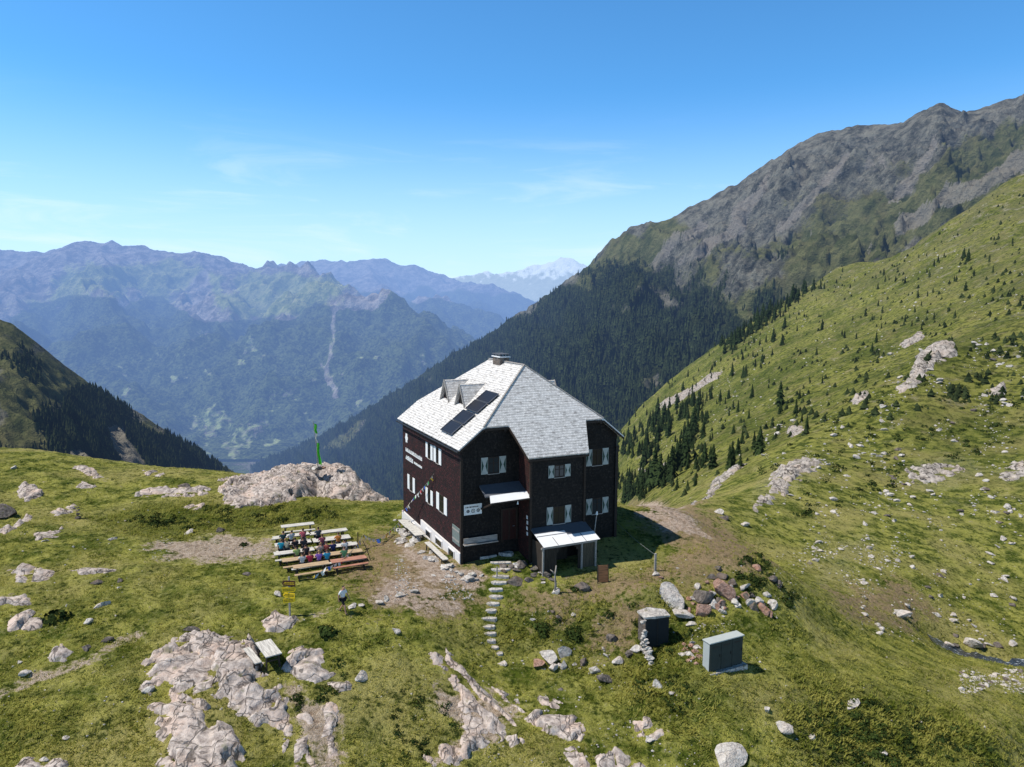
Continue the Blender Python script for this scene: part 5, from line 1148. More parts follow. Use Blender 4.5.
# heap of rubble at its left end
def rubble(name, pts, label, cat, mats=('boulder', 'pinkrock')):
    root = None
    for k, (px, py, s) in enumerate(pts): boulder(px, py, s, label, mats[k % len(mats)], 1.1, .8, None, label, name)
RUB = [(690,655,8),(695,652,7),(685,650,6),(698,648,7),(690,646,7),(694,659,6),(682,655,6),(700,656,6),(688,661,5),(693,643,6),(684,645,5),(697,664,5)]
for k, q in enumerate(RUB): boulder(*q, 'reddish rubble stone heaped against the left end of the metal cabinet', 'pinkrock' if k % 3 else 'boulder', 1.1, .9, None, 'rubble heaped by the cabinet', 'stone')
# root cellar
p = G(668, 644); cel = empty('root_cellar', (p[0]-1.45, p[1]-.25, p[2]-.1), .22); tag(cel, 'low stone root cellar with dark door under a flat rock slab', 'cellar')
m = MB(); m.box((.75, 0, .95), (1.5, .12, 1.9)); dr = m.build('door', M['cellar'], cel, bevel=.01)
m = MB(); m.box((.75, -.075, .95), (.04, .03, 1.8)); m.box((.75, -.07, 1.82), (1.46, .02, .05)); m.build('door_rib', M['iron'], dr)
m = MB(); m.box((.75, .65, .9), (1.45, 1.1, 1.8)); m.build('chamber', M['darkrock'], cel)
m = MB(); V = [(-.15, -.12), (.5, -.22), (1.55, -.1), (1.6, .8), (.6, 1.15), (-.2, .9)]
m.poly([(x, y, 1.98+.04*math.sin(3*x)) for x, y in V]); m.poly([(x, y, 1.86) for x, y in V][::-1])
for i in range(6): a, b = V[i], V[(i+1) % 6]; m.poly([(*a, 1.86), (*b, 1.86), (*b, 1.98+.04*math.sin(3*b[0])), (*a, 1.98+.04*math.sin(3*a[0]))])
m.build('roof_slab', M['boulder'], cel)
rg = random.Random(4); sv = MB()
for k in range(70):
    t = rg.random(); zz = rg.uniform(0, 1.85*(1-t)+.1); me = BM['boulder'][k % 6]; s = rg.uniform(.10, .2)
    sv.mesh([(v.co.x*s*1.3-.12-(1-t)*.15+t*.9*0+rg.uniform(-.0, .0), v.co.y*s-.15-t*1.3, v.co.z*s+zz-.5*t) for v in me.vertices], [tuple(q.vertices) for q in me.polygons])
sv.build('dry_stone_wall', M['boulder'], cel)
# fence posts, stake, dead tree, wire
def post(px, py, h, label, r=.06, mat='greywood', lean=(0, 0), name='fence_post'):
    p = G(px, py); m = MB(); m.tube([(0, 0, -.3), (lean[0]*.5, lean[1]*.5, h*.5), (lean[0], lean[1], h)], [r, r*.95, r*.85], 7)
    o = m.build(name, M[mat]); o.location = Vector([float(v) for v in p]); tag(o, label, 'post'); return p, o
p1, _ = post(655, 571, 1.3, 'thick grey fence post standing in the edge of the hut shadow', .10)
post(751, 567, .75, 'thin dark stake on the brow of the dry knoll', .03, 'darkwood')
p3, _ = post(358, 546, 1.1, 'short dark post at the right end of the picnic rows', .04, 'darkwood')
post(372, 561, 1.4, 'slanting dark stick propped right of the picnic tables', .03, 'darkwood', (-.75, .45), 'leaning_stick')
post(497, 578, .8, 'short weathered post beside the upper stone steps', .05, 'greywood', name='short_post')
dp = G(555, 593); dt = empty('dead_tree', dp); tag(dt, 'bleached dead tree stem with a forked snag before the shed', 'dead tree')
m = MB(); m.tube([(0, 0, -.2), (.03, 0, .6), (-.02, .02, 1.2), (.06, 0, 1.9)], [.09, .075, .06, .04], 8); m.build('stem', M['oldwood'], dt, True)
m = MB(); m.tube([(.0, 0, 1.25), (-.18, -.02, 1.5), (-.34, 0, 1.62)], [.05, .04, .02], 7); m.build('limb', M['oldwood'], dt, True)
m = MB(); m.tube([(.03, 0, .5), (.15, -.05, .72)], [.035, .015], 6); m.build('limb', M['oldwood'], dt, True)
a = Vector((*hworld(W_, 0), 1.6)); b = Vector((float(p1[0]), float(p1[1]), float(p1[2])+1.2)); m = MB()
m.tube([a.lerp(b, t)-Vector((0, 0, .5*t*(1-t)*1.2)) for t in np.linspace(0, 1, 9)], .012, 5); tag(m.build('wire', M['steel']), 'slack wire strung from the hut corner to the thick grey fence post', 'wire')
# brown board stand
p = G(603, 583); bo = empty('board_stand', p, .12); tag(bo, 'upright reddish-brown wooden board standing right of the shed', 'board')
Mx = Matrix.Rotation(-.12, 3, 'X')
m = MB(); m.box((0, .07, .64), (.70, .035, 1.16), Mx); m.build('panel', M['brownwood'], bo, bevel=.005)
for s in (-1, 1): m = MB(); m.box((s*.37, .07, .62), (.05, .06, 1.3), Mx); m.build('upright', M['darkwood'], bo)
m = MB(); m.bar((-.3, .16, 1.15), (-.3, .55, 0), .04); m.build('prop', M['darkwood'], bo); m = MB(); m.bar((.3, .16, 1.15), (.3, .55, 0), .04); m.build('prop', M['darkwood'], bo)
# stone steps and landing slabs
def stone_slab(px, py, w, dpt, th, label, group=None, rz=0.0, name='stone_step', mat='boulder'):
    p = G(px, py); d = p[1]*CP-(p[2]-CAMZ)*SP; W = w*d/F; rg = random.Random(int(px*7+py*3)); n = 9; V = []
    for k in range(n):
        t = 2*math.pi*k/n; e = (abs(math.cos(t))**3+abs(math.sin(t))**3)**(-1/3); V.append((W/2*e*math.cos(t)*rg.uniform(.86, 1.08), dpt/2*e*math.sin(t)*rg.uniform(.82, 1.1)))
    m = MB(); up = [(x, y, th*.6+rg.uniform(-.015, .015)) for x, y in V]; lo = [(x*1.06, y*1.06, -th*1.2) for x, y in V]
    m.poly(up); m.poly(lo[::-1])
    for i in range(n): j = (i+1) % n; m.poly([lo[i], lo[j], up[j], up[i]])
    o = m.build(name, M[mat], bevel=.02); o.location = Vector([float(v) for v in p]); o.rotation_euler.z = rz; tag(o, label, 'step' if name == 'stone_step' else 'slab', group)
ST = [(501,563,21),(501,570,19),(501,577,18),(499,583,17),(496,590,15),(496,597,14),(493,604,13),(491,611,11),(489,619,17),(489,627,13),(489,634,14),(491,641,11),(495,648,8),(500,654,7)]
ORD = ['first', 'second', 'third', 'fourth', 'fifth', 'sixth', 'seventh', 'eighth', 'ninth', 'tenth', 'eleventh', 'twelfth', 'thirteenth', 'fourteenth']
for k, (px, py, w) in enumerate(ST): stone_slab(px, py, w, .42 if k < 10 else .36, .15, ORD[k]+' flat stone step counted down from the hut landing', 'stone steps climbing to the hut', .08*math.sin(k*2.1))
stone_slab(486, 556, 23, 1.0, .22, 'broad flat pinkish landing slab left of the step head', 'landing slabs', .25, 'landing_slab', 'boulder'); stone_slab(505, 554, 17, .7, .3, 'raised landing slab lying in front of the canopy', 'landing slabs', -.3, 'landing_slab', 'boulder')
# white tables and bench along the sunny wall
def wall_table(q, z, label, h, name='wall_table'):
    P = [at_z(x, y, z) for x, y in q]; c = sum(P)/4; gzz = gz(c[0], c[1]); u, v = zip(*[hloc(a[0], a[1]) for a in P]); L = min(max(v)-min(v), 4.2); Wd = .8 if name == 'wall_table' else .42
    cu, cv = hloc(c[0], c[1]); cu = min(cu, -.75); wx, wy = hworld(cu, cv); zz = max(h, z-gzz)
    o = empty(name, (wx, wy, gzz), HYAW); tag(o, label, 'table' if name == 'wall_table' else 'bench')
    t = MB(); n = 4 if Wd > .5 else 2
    for k in range(n): t.box((-Wd/2+Wd/n*(k+.5), 0, zz), (Wd/n-.012, L, .045))
    t.box((0, L*.35, zz-.045), (Wd*.9, .09, .04)); t.box((0, -L*.35, zz-.045), (Wd*.9, .09, .04)); t.build('table_top' if n == 4 else 'seat', M['palewood'], o)
    for s in (-1, 1):
        for sx in (-1, 1): l = MB(); l.bar((sx*Wd*.38, s*L*.4, zz-.06), (sx*Wd*.42, s*L*.42, -.5), .07); l.build('leg', M['darkwood'], o)
wall_table([(400.7,524),(405,520),(414,526.5),(409.6,528.6)], -.15, 'farthest white plank table along the sunny basement wall', .6)
wall_table([(407,530),(412.7,528),(423.7,536),(417.4,538)], -.05, 'middle white plank table along the sunny basement wall', .6)
wall_table([(423,545),(428,543),(449,562),(446,564)], .15, 'long white bench at the near end of the basement wall', .4, 'wall_bench')
# plank table and bench beside the cracked slab
def plank(name, q, z, label, w, h, cat):
    P = [at_z(x, y, z) for x, y in q]; a = (P[0]+P[1])/2; b = (P[2]+P[3])/2; c = (a+b)/2; d = b-a; L = math.hypot(d[0], d[1]); g0 = gz(c[0], c[1])
    o = empty(name, (c[0], c[1], z-h), math.atan2(d[1], d[0])); tag(o, label, cat)
    t = MB(); n = 4 if w > .5 else 2
    for k in range(n): t.box((0, -w/2+w/n*(k+.5), h-.03), (L, w/n-.012, .06))
    for s in (-1, 1): t.box((s*L*.36, 0, h-.085), (.1, w*.92, .05))
    t.build('table_top' if n == 4 else 'seat', M['palewood'], o)
    for s in (-1, 1):
        for sy in (-1, 1): l = MB(); l.bar((s*L*.34, sy*w*.36, h-.1), (s*L*.38, sy*w*.42, g0-z+h-.1), .08); l.build('leg', M['darkwood'], o)
        l = MB(); l.bar((s*L*.36, -w*.4, h*.45), (s*L*.36, w*.4, h*.45), .05, .07); l.build('rail', M['darkwood'], o)
g1 = G(268, 660)[2]
plank('plank_table', [(256,641),(270,640),(281,653),(267,657)], g1+.75, 'sunlit pale plank table standing beside the big cracked slab', .85, .75, 'table')
plank('plank_bench', [(244,648),(249,647),(261,660),(256,665)], g1+.45, 'narrow pale plank bench left of the sunlit plank table', .36, .45, 'bench')
# trail signpost
p = G(290, 617); sp = empty('trail_signpost', p); tag(sp, 'wooden trail signpost with yellow pointer boards in the meadow', 'signpost')
m = MB(); m.tube([(0, 0, -.3), (0, 0, 2.5)], .06, 8); m.build('pole', M['greywood'], sp)
def pointer(z, d, mat, w=.62, h=.2, rz=0.0, name='pointer_board'):
    Mr = Matrix.Rotation(rz, 3, 'Z'); m = MB(); V = [(-w/2, -h/2), (w/2-.1, -h/2), (w/2, 0), (w/2-.1, h/2), (-w/2, h/2)]; V = [(x*d, y) for x, y in V]
    for y in (-.085, -.06): m.poly([Mr @ Vector((x, y, z+q)) for x, q in V])
    for i in range(5): a, b = V[i], V[(i+1) % 5]; m.poly([Mr @ Vector((a[0], -.085, z+a[1])), Mr @ Vector((b[0], -.085, z+b[1])), Mr @ Vector((b[0], -.06, z+b[1])), Mr @ Vector((a[0], -.06, z+a[1]))])
    o = m.build(name, M[mat], sp); t = MB(); rg = random.Random(int(z*100))
    for row in (0, 1):
        x = -w/2+.06
        while x < w/2-.16: k = rg.uniform(.03, .09); t.box(Mr @ Vector((x*d+k/2*d, -.089, z+.045-row*.085)), (k, .004, .035), Mr); x += k+.02
    t.build('lettering', M['black' if mat == 'yellow' else 'yellow'], o)
pointer(2.12, -1, 'brownsign', .84, .34, -.1); pointer(1.72, 1, 'yellow', .82, .30, .15); pointer(1.38, -1, 'yellow', .78, .30, -.2); pointer(1.06, 1, 'yellow', .72, .26, .3)
# flagpole on the rock knoll
fb = at(318.5, 466, 74.3); fpz = fb[2]-.3
fp = empty('flagpole', (fb[0], fb[1], fpz), 0); tag(fp, 'slim flagpole with limp green and white flag on the rock knoll', 'flagpole')
m = MB(); m.tube([(0, 0, -2.2), (-.15, 0, 2.4), (-.46, 0, 5.0)], [.05, .045, .03], 8); m.build('pole', M['greywood'], fp)
def cloth(z0, z1, w0, w1, mat, ph):
    n = 18; V = []; Fc = []; nc = 7
    for i in range(n):
        t = i/(n-1); z = z0+(z1-z0)*t; w = w0+(w1-w0)*t; xb = -.15*max(0, z)/2.4 if z < 2.4 else -.15-.31*(z-2.4)/2.6
        for k in range(nc): q = k/(nc-1); V.append((xb+.03+w*q+.05*math.sin(t*7+ph), .10*math.sin(q*7+ph+t*3)*(.4+q), z-.25*q*w))
    for i in range(n-1):
        for k in range(nc-1): b = i*nc+k; Fc.append((b, b+1, b+nc+1, b+nc))
    return link('flag', np_mesh('flag', V, Fc, M[mat]), fp)
cloth(4.75, 3.75, .22, .30, 'flag_g', .3); cloth(3.75, 2.75, .16, .20, 'flag_w', 1.1); cloth(2.75, .5, .26, .34, 'flag_g', 2.0)
for k, (dx, dy, s, mt) in enumerate(((-.3, -.3, .42, 'boulder'), (.25, -.35, .46, 'darkrock'), (.05, .2, .42, 'boulder'), (.5, 0, .34, 'pinkrock'), (-.55, .05, .3, 'darkrock'))):
    o = link('boulder', BM[mt][k], None, (fb[0]+dx, fb[1]+dy, fpz+.15), k*1.3); o.scale = (s, s, s*.8); tag(o, 'stone piled around the foot of the flagpole', 'boulder', 'stones piled at the flagpole foot')
# cairn
p = G(78, 519); ca = empty('cairn', p); tag(ca, 'small stone cairn on the rise of the left meadow', 'cairn')
for k, (r, z) in enumerate(((.34, .1), (.26, .42), (.2, .72), (.14, .98))):
    o = link('stone', BM['darkrock'][k], ca, (.04*(k % 2), .02*k, z), k*1.1); o.scale = (r, r, r*.8)
# ------------------------------------------------------------------ picnic rows
PG = gz(*at_z(315, 548, -.2)[:2])
def trestle(A, B, w, h, name, label, mat, group, cat):
    c = (A+B)/2; d = B-A; L = math.hypot(d[0], d[1]); g0 = gz(c[0], c[1]); o = empty(name, (c[0], c[1], g0), math.atan2(d[1], d[0])+.03*math.sin(c[0]*37+c[1]*11)); tag(o, label, cat, group)
    t = MB(); n = 3 if w > .5 else 2
    for k in range(n): t.box((0, -w/2+w/n*(k+.5), h-.02), (L, w/n-.01, .045))
    for s in (-1, 1): t.box((s*L*.38, 0, h-.06), (.08, w*.9, .04))
    t.build('table_top' if w > .5 else 'seat', M[mat], o)
    for s in (-1, 1):
        l = MB(); l.bar((s*L*.38, -w*.3, h-.08), (s*L*.38, -w*.42, -.1), .06); l.bar((s*L*.38, w*.3, h-.08), (s*L*.38, w*.42, -.1), .06); l.bar((s*L*.38, -w*.36, h*.45), (s*L*.38, w*.36, h*.45), .04, .06); l.build('trestle_leg', M['darkwood'], o)
    return o
ROWS = [((281,526,314,522.5),), ((273,537.5,309,532.5), (311,532.3,347,528)), ((275,545.5,311,541), (313,540.8,350,536)), ((274,554.5,314,549), (316,548.8,357,543.5)), ((282,561.5,321,556.3), (323,556,362,551)), ((293,569.5,329,564), (331,563.7,366,558.5))]
RN = ['back row', 'second row from the back', 'third row from the back', 'third row from the front', 'second row from the front', 'front row']; BENCH = {}
for r, row in enumerate(ROWS):
    for k, q in enumerate(row):
        A, B = at_z(q[0], q[1], PG+.75), at_z(q[2], q[3], PG+.75); side = '' if len(row) == 1 else ('left ', 'right ')[k]
        mat = ['palewood', 'palewood', 'palewood', 'palewood', 'tanwood', 'redwood'][r] if not (r == 5 and k == 0) else 'tanwood'
        trestle(A, B, .72, .75, 'picnic_table', (side+'plank picnic table in the '+RN[r]+' on the meadow').strip(), mat, 'picnic tables on the meadow', 'table')
        d = (B-A)/np.linalg.norm(B-A); n = np.array([d[1], -d[0], 0]); off = .62
        trestle(A+n*off, B+n*off, .30, .45, 'picnic_bench', (side+'plank bench before the '+RN[r]+' of tables').strip(), 'palewood' if r < 4 else mat, 'picnic benches on the meadow', 'bench'); BENCH[(r, k)] = (A+n*off, B+n*off, n)
        if r in (1, 5): trestle(A-n*off, B-n*off, .30, .45, 'picnic_bench', (side+'plank bench behind the '+RN[r]+' of tables').strip(), 'palewood', 'picnic benches on the meadow', 'bench')
# ------------------------------------------------------------------ strings of prayer flags
PF = [plain('prayer_flag_'+n, c, .8, .1) for n, c in (('blue', (.05, .14, .55)), ('white', (.80, .78, .74)), ('red', (.55, .05, .05)), ('green', (.06, .35, .12)), ('yellow', (.75, .5, .05)))]
def bunting(pts, label, sag, n, size=.26):
    pts = [Vector([float(t) for t in q]) for q in pts]; o = empty('prayer_flag_string', pts[0]); tag(o, label, 'flags'); P = []
    for a, b in zip(pts[:-1], pts[1:]):
        for t in np.linspace(0, 1, 9)[:-1]: P.append(a.lerp(b, t)-Vector((0, 0, sag*4*t*(1-t)))-pts[0])
    P.append(pts[-1]-pts[0]); m = MB(); m.tube(P, .012, 5); m.build('cord', M['greywood'], o); seg = [(P[i+1]-P[i]).length for i in range(len(P)-1)]; tot = sum(seg)
    rg = random.Random(len(label))
    for k in range(n):
        s = tot*(k+.5)/n; i = 0
        while i < len(seg)-1 and s > seg[i]: s -= seg[i]; i += 1
        c = P[i].lerp(P[i+1], s/seg[i]); d = (P[i+1]-P[i]).normalized(); w = size; sw = Vector((rg.uniform(-.2, .2), rg.uniform(-.2, .2), 0)); f = MB()
        f.poly([c-d*w/2, c+d*w/2, c+d*w/2+sw*.5+Vector((0, 0, -w*.55)), c-d*w/2+sw*.5+Vector((0, 0, -w*.55))]); f.poly([c-d*w/2+sw*.5+Vector((0, 0, -w*.55)), c+d*w/2+sw*.5+Vector((0, 0, -w*.55)), c+d*w*.4+sw+Vector((0, 0, -w*1.1)), c-d*w*.4+sw+Vector((0, 0, -w*1.1))])
        f.build('pennant', PF[(k*2+k//5) % 5] if rg.random() > .5 else PF[1], o)
wl = lambda v, z, o=.15: (*hworld(-o, v), z)
bunting([wl(5.57, 5.4), wl(9.15, 2.85, .5), wl(12.9, .2, .9)], 'line of pale prayer flags running down the sunny hut wall', .12, 30, .2)
e0 = G(403, 526); e1 = G(379, 545); p3v = Vector([float(t) for t in p3])+Vector((0.5, -.2, 1.0))
bunting([Vector([float(t) for t in e0])+Vector((0, 0, .7)), Vector([float(t) for t in e1])+Vector((0, 0, .5)), p3v, Vector([float(t) for t in at_z(346, 556, PG+1.05)]), Vector([float(t) for t in at_z(326, 567, PG+.95)]), Vector([float(t) for t in G(311, 577)])+Vector((0, 0, .1))], 'string of coloured prayer flags reaching from the hut to the picnic rows', .15, 44, .27)
# ------------------------------------------------------------------ people: one skinned body each, clothes and hair as children
def skin(name, V, E, rad, mat, parent, root=0, lev=2):
    me = bpy.data.meshes.new(name); me.from_pydata([tuple(v) for v in V], E, []); o = bpy.data.objects.new(name, me); COL.objects.link(o)
    md = o.modifiers.new('skin', 'SKIN'); md.use_smooth_shade = True
    for i, r in enumerate(rad): me.skin_vertices[0].data[i].radius = r if isinstance(r, tuple) else (r, r)
    me.skin_vertices[0].data[root].use_root = True
    o.modifiers.new('sub', 'SUBSURF').levels = lev; o.modifiers['sub'].render_levels = lev
    bpy.context.view_layer.update(); ev = o.evaluated_get(bpy.context.evaluated_depsgraph_get()); nm = bpy.data.meshes.new_from_object(ev)
    bpy.data.objects.remove(o); nm.materials.clear(); nm.materials.append(mat); nm.polygons.foreach_set('use_smooth', [True]*len(nm.polygons)); return link(name, nm, parent)
SKINM = plain('skin_tone', (.50, .27, .18), .6, .08); EYE = plain('eye_dark', (.02, .015, .012), .3, .1)
HAIR = {'dark': plain('dark_hair', (.018, .012, .009), .6, .3), 'brown': plain('brown_hair', (.09, .045, .02), .6, .3), 'fair': plain('fair_hair', (.35, .22, .09), .6, .3)}
_cm = {}
def clothm(c):
    if c not in _cm: _cm[c] = plain('cloth_%02d' % len(_cm), c, .9, .12, 8)
    return _cm[c]
def person(loc, rz, pose, shirt, legs, hair, label, group=None, long_legs=True):
    o = empty('person', loc, rz); tag(o, label, 'person', group); J = pose
    V, E, Rd = [], [], []
    def add(p, r, par=None):
        V.append(p); Rd.append(r)
        if par is not None: E.append((par, len(V)-1))
        return len(V)-1
    pel = add(J['pelvis'], (.15, .115)); sp = add(J['spine'], (.13, .10), pel); ch = add(J['chest'], (.155, .115), sp); nk = add(J['neck'], .055, ch)
    jaw = add(J['head']+Vector((0, .02, -.07)), (.072, .085), nk); hd = add(J['head']+Vector((0, 0, .03)), (.085, .10), jaw); add(J['head']+Vector((0, -.005, .12)), (.06, .07), hd)
    ns = add(J['head']+Vector((0, .10, .0)), .022, hd); add(J['head']+Vector((0, .125, -.015)), .012, ns)
    for s in ('L', 'R'):
        sg = -1 if s == 'L' else 1
        add(J['head']+Vector((sg*.09, -.01, .01)), .02, hd)
        a = add(J['sho'+s], .062, ch); b = add(J['elb'+s], .045, a); c = add(J['wri'+s], .030, b); hv = (J['wri'+s]-J['elb'+s]).normalized(); pl = add(J['wri'+s]+hv*.07, (.042, .022), c)
        side = hv.cross(Vector((sg, .3, .1))).normalized()
        for k in range(4):
            q = add(J['wri'+s]+hv*(.125-.008*abs(k-1.4))+side*(k-1.5)*.02, .009, pl); add(J['wri'+s]+hv*(.16-.012*abs(k-1.4))+side*(k-1.5)*.021+Vector((-sg*.015, 0, -.01)), .008, q)
        q = add(J['wri'+s]+hv*.06+side*-.04+Vector((-sg*.01, 0, 0)), .011, pl); add(J['wri'+s]+hv*.10+side*-.055+Vector((-sg*.012, 0, 0)), .009, q)
        h = add(J['hip'+s], .085, pel); k = add(J['kne'+s], .057, h); an = add(J['ank'+s], .040, k); he = add(J['toe'+s]*.35+J['ank'+s]*.65-Vector((0, 0, .045)), .042, an); add(J['toe'+s], .032, he)
    skin('body', V, E, Rd, SKINM, o)
    # shirt
    V, E, Rd = [], [], []; c0 = add(J['pelvis']+Vector((0, 0, .03)), (.168, .135)); c1 = add(J['spine'], (.148, .12), c0); c2 = add(J['chest'], (.175, .135), c1); add(J['chest'].lerp(J['neck'], .75), .075, c2)
    for s in 'LR': a = add(J['sho'+s], .08, c2); add(J['sho'+s].lerp(J['elb'+s], .8), .065, a)
    skin('shirt', V, E, Rd, clothm(shirt), o)
    V, E, Rd = [], [], []; c0 = add(J['pelvis']-Vector((0, 0, .01)), (.172, .14))
    for s in 'LR':
        h = add(J['hip'+s], .105, c0); k = add(J['kne'+s] if long_legs else J['hip'+s].lerp(J['kne'+s], .85), .075, h)
        if long_legs: add(J['kne'+s].lerp(J['ank'+s], .9), .055, k)
    skin('trousers' if long_legs else 'shorts', V, E, Rd, clothm(legs), o)
    for s in 'LR':
        V, E, Rd = [], [], []; a = add(J['ank'+s]-Vector((0, 0, .02)), .05); b = add(J['toe'+s]*.3+J['ank'+s]*.7-Vector((0, 0, .045)), .05, a); add(J['toe'+s], .042, b); skin('shoe', V, E, Rd, clothm((.04, .035, .03)), o, 0, 1)
    V, E, Rd = [], [], []; a = add(J['head']+Vector((0, -.05, -.02)), (.075, .06)); b = add(J['head']+Vector((0, -.035, .06)), (.095, .09), a); add(J['head']+Vector((0, .01, .135)), (.07, .075), b); skin('hair', V, E, Rd, HAIR[hair], o, 0, 2)
    for sg in (-1, 1): m = MB(); m.tube([J['head']+Vector((sg*.033, .088, .03)), J['head']+Vector((sg*.033, .102, .03))], [.012, .008], 6); m.build('eye', EYE, o)
    return o
VV = lambda *a: Vector(a)
WALK = dict(pelvis=VV(0, 0, .93), spine=VV(0, .01, 1.12), chest=VV(0, .03, 1.34), neck=VV(0, .05, 1.48), head=VV(0, .09, 1.58), shoL=VV(-.18, .02, 1.40), shoR=VV(.18, .02, 1.40), elbL=VV(-.24, .14, 1.14), elbR=VV(.24, -.12, 1.13), wriL=VV(-.20, .30, .98), wriR=VV(.22, -.12, .88),
  hipL=VV(-.09, 0, .88), hipR=VV(.09, 0, .88), kneL=VV(-.10, -.06, .48), kneR=VV(.10, .24, .50), ankL=VV(-.10, -.34, .12), ankR=VV(.10, .30, .09), toeL=VV(-.10, -.20, .035), toeR=VV(.10, .46, .045))
def sit(k):
    r = random.Random(k); lean = r.uniform(-.02, .12); tw = r.uniform(-.06, .06)
    return dict(pelvis=VV(0, 0, .55), spine=VV(0, lean*.4, .74), chest=VV(tw, lean, .95), neck=VV(tw, lean+.03, 1.09), head=VV(tw*1.5, lean+.07, 1.19), shoL=VV(-.18+tw, lean, 1.01), shoR=VV(.18+tw, lean, 1.01), elbL=VV(-.24, lean+.16, .82), elbR=VV(.24, lean+.14, .83),
      wriL=VV(-.12, .42, .80), wriR=VV(.14, .40+r.uniform(-.05, .05), .80), hipL=VV(-.09, .03, .53), hipR=VV(.09, .03, .53), kneL=VV(-.12, .42, .52), kneR=VV(.12, .42, .52), ankL=VV(-.12, .40, .10), ankR=VV(.12, .46, .10), toeL=VV(-.13, .56, .04), toeR=VV(.13, .62, .04))
p = G(343, 613)
person((p[0], p[1], p[2]), R(-118), WALK, (.72, .72, .74), (.012, .012, .014), 'dark', 'hiker in pale grey shirt and black shorts walking across the meadow', None, False)
SEAT = [(1, 0, 283, (.02, .06, .07), 'dark', 'seated guest in dark teal jacket at the second row from the back'), (1, 0, 291, (.72, .70, .68), 'dark', 'seated guest in white shirt beside the dark teal jacket'),
  (2, 0, 281, (.02, .30, .42), 'brown', 'seated guest in bright blue-teal top at the left end of the rows'), (2, 0, 295, (.03, .025, .03), 'dark', 'seated guest in black top at the third row from the back'), (2, 0, 304, (.05, .05, .06), 'dark', 'seated guest in dark grey top right of the black top'),
  (2, 1, 322, (.30, .08, .12), 'brown', 'seated guest in maroon-pink top midway along the rows'), (2, 1, 338, (.60, .22, .05), 'brown', 'seated guest in orange top near the right end of the rows'), (3, 0, 297, (.50, .58, .18), 'dark', 'seated guest in yellow-green shirt at the third row from the front'),
  (3, 1, 319, (.60, .42, .34), 'fair', 'seated guest in pale pinkish-tan top midway along the rows'), (3, 1, 333, (.025, .035, .12), 'dark', 'seated guest in navy top at the right half of the rows'), (3, 1, 345, (.70, .68, .66), 'dark', 'seated guest in white shirt at the right end of the rows'),
  (4, 0, 310, (.42, .03, .06), 'brown', 'seated guest in deep red top at the front of the rows'), (4, 0, 319, (.26, .12, .45), 'fair', 'seated guest in purple top beside the deep red top'), (4, 1, 327, (.04, .32, .48), 'brown', 'seated guest in sky-blue top right of the purple top')]
SEAT += [(1, 1, 318, (.10, .12, .14), 'dark', 'seated guest in slate-grey top at the right side of the second row'), (2, 0, 287, (.45, .40, .30), 'fair', 'seated guest in sand-coloured top beside the blue-teal top'), (3, 0, 306, (.04, .035, .04), 'dark', 'seated guest in black top beside the yellow-green shirt'),
  (3, 1, 326, (.45, .10, .08), 'brown', 'seated guest in brick-red top between tan and navy tops'), (4, 0, 302, (.62, .58, .55), 'dark', 'seated guest in light grey top left of the deep red top'), (4, 1, 344, (.08, .20, .10), 'brown', 'seated guest in dark green top near the right end of the front tables'), (1, 0, 303, (.55, .12, .16), 'dark', 'seated guest in crimson top at the right of the white shirt')]
for i, (r, k, px, sc, hr, lab) in enumerate(SEAT):
    A, B, n = BENCH[(r, k)]; pa, pb = to_px(*A)[0], to_px(*B)[0]; t = min(max((px-pa)/(pb-pa), .06), .94); q = A+(B-A)*t
    person((q[0], q[1], gz(q[0], q[1])), math.atan2(-n[1], -n[0])-math.pi/2, sit(i), sc, random.Random(i).choice(((.03, .035, .05), (.06, .05, .04), (.10, .11, .13))), hr, lab, 'people seated at the picnic tables')
# ------------------------------------------------------------------ camera, sun, sky
cam = bpy.data.cameras.new('camera'); co = bpy.data.objects.new('camera', cam); COL.objects.link(co); S.camera = co
cam.sensor_fit = 'HORIZONTAL'; cam.sensor_width = 36; cam.lens = F/1024*36; cam.clip_start = .5; cam.clip_end = 120000
co.matrix_world = Matrix.Translation((0, 0, CAMZ)) @ Matrix.Rotation(math.pi/2-PITCH, 4, 'X') @ Matrix.Rotation(ROLL, 4, 'Z')
SUN_EL = R(59); SUN_AZ = math.atan2(-.994, -.105)       # from the left, a little behind the hut
sd = Vector((math.sin(SUN_AZ)*math.cos(SUN_EL), math.cos(SUN_AZ)*math.cos(SUN_EL), math.sin(SUN_EL)))
sl = bpy.data.lights.new('sun', 'SUN'); sl.energy = 5.0; sl.angle = R(.5); sl.color = (1, .955, .88)
so = bpy.data.objects.new('sun', sl); COL.objects.link(so); so.rotation_euler = sd.to_track_quat('Z', 'Y').to_euler(); so.location = (-60, 30, 90)
w = bpy.data.worlds.new('World'); S.world = w; w.use_nodes = True; nt = w.node_tree; nt.nodes.clear()
out = nt.nodes.new('ShaderNodeOutputWorld'); bg = nt.nodes.new('ShaderNodeBackground'); sk = nt.nodes.new('ShaderNodeTexSky')
sk.sky_type = 'NISHITA'; sk.sun_disc = False; sk.sun_elevation = SUN_EL; sk.sun_rotation = SUN_AZ; sk.altitude = 2300; sk.air_density = 1.0; sk.dust_density = .6; sk.ozone_density = 2.0
tc = nt.nodes.new('ShaderNodeTexCoord'); sx = nt.nodes.new('ShaderNodeSeparateXYZ'); nt.links.new(tc.outputs['Generated'], sx.inputs[0])
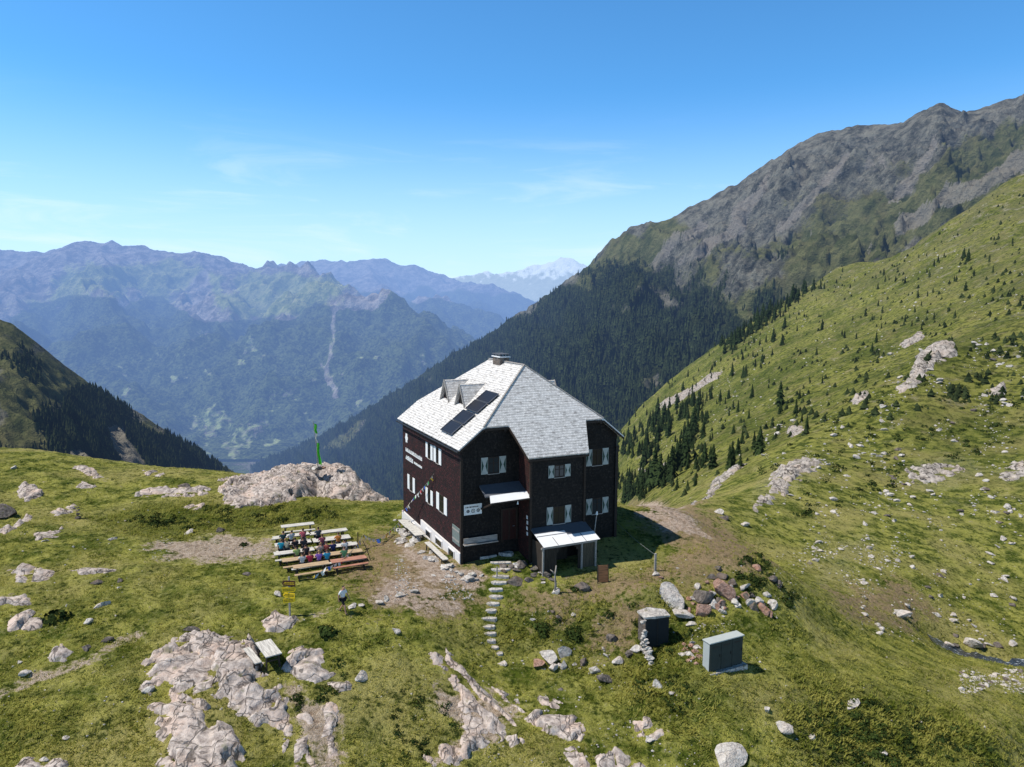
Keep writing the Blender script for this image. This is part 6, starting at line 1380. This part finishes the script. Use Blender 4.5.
# thin cirrus wisps low over the horizon
mp = nt.nodes.new('ShaderNodeVectorMath'); mp.operation = 'MULTIPLY_ADD'; mp.inputs[1].default_value = (2.2, 2.2, 14); mp.inputs[2].default_value = (5.3, 1.7, .6); nt.links.new(tc.outputs['Generated'], mp.inputs[0])
nz = nt.nodes.new('ShaderNodeTexNoise'); nz.inputs['Scale'].default_value = 1.6; nz.inputs['Detail'].default_value = 6; nz.inputs['Roughness'].default_value = .62; nz.inputs['Distortion'].default_value = .6; nt.links.new(mp.outputs[0], nz.inputs['Vector'])
r1 = nt.nodes.new('ShaderNodeMapRange'); r1.interpolation_type = 'SMOOTHSTEP'; r1.inputs[1].default_value = .50; r1.inputs[2].default_value = .74; nt.links.new(nz.outputs[0], r1.inputs[0])
r2 = nt.nodes.new('ShaderNodeMapRange'); r2.interpolation_type = 'SMOOTHSTEP'; r2.inputs[1].default_value = .26; r2.inputs[2].default_value = .05; nt.links.new(sx.outputs[2], r2.inputs[0])
ml = nt.nodes.new('ShaderNodeMath'); ml.operation = 'MULTIPLY'; nt.links.new(r1.outputs[0], ml.inputs[0]); nt.links.new(r2.outputs[0], ml.inputs[1])
ml2 = nt.nodes.new('ShaderNodeMath'); ml2.operation = 'MULTIPLY'; ml2.inputs[1].default_value = .42; nt.links.new(ml.outputs[0], ml2.inputs[0])
mx = nt.nodes.new('ShaderNodeMix'); mx.data_type = 'RGBA'; mx.inputs[7].default_value = (8.2, 8.6, 9.2, 1)
nt.links.new(ml2.outputs[0], mx.inputs[0]); tn = nt.nodes.new('ShaderNodeMix'); tn.data_type = 'RGBA'; tn.blend_type = 'MULTIPLY'; tn.inputs[0].default_value = 1; tn.inputs[7].default_value = (.56, 1.17, 1.46, 1)
nt.links.new(sk.outputs[0], tn.inputs[6]); nt.links.new(tn.outputs[2], mx.inputs[6]); hz = nt.nodes.new('ShaderNodeMapRange'); hz.interpolation_type = 'SMOOTHSTEP'; hz.inputs[1].default_value = .28; hz.inputs[2].default_value = -.02; hz.inputs[4].default_value = .85; nt.links.new(sx.outputs[2], hz.inputs[0])
hm = nt.nodes.new('ShaderNodeMix'); hm.data_type = 'RGBA'; hm.inputs[7].default_value = (4.9, 6.0, 7.3, 1); nt.links.new(hz.outputs[0], hm.inputs[0]); nt.links.new(mx.outputs[2], hm.inputs[6]); zn = nt.nodes.new('ShaderNodeMapRange'); zn.interpolation_type = 'SMOOTHSTEP'; zn.inputs[1].default_value = .44; zn.inputs[2].default_value = .60; zn.inputs[3].default_value = 1.0; zn.inputs[4].default_value = .10; nt.links.new(sx.outputs[2], zn.inputs[0])  # unseen upper sky dimmed to lower the fill light in shade
zm = nt.nodes.new('ShaderNodeMix'); zm.data_type = 'RGBA'; zm.blend_type = 'MULTIPLY'; zm.inputs[0].default_value = 1; nt.links.new(hm.outputs[2], zm.inputs[6]); nt.links.new(zn.outputs[0], zm.inputs[7]); nt.links.new(zm.outputs[2], bg.inputs[0])
bg.inputs[1].default_value = .15; nt.links.new(bg.outputs[0], out.inputs[0])
S.view_settings.view_transform = 'Standard'; S.view_settings.look = 'None'; S.view_settings.exposure = 0
S.render.engine = 'CYCLES'
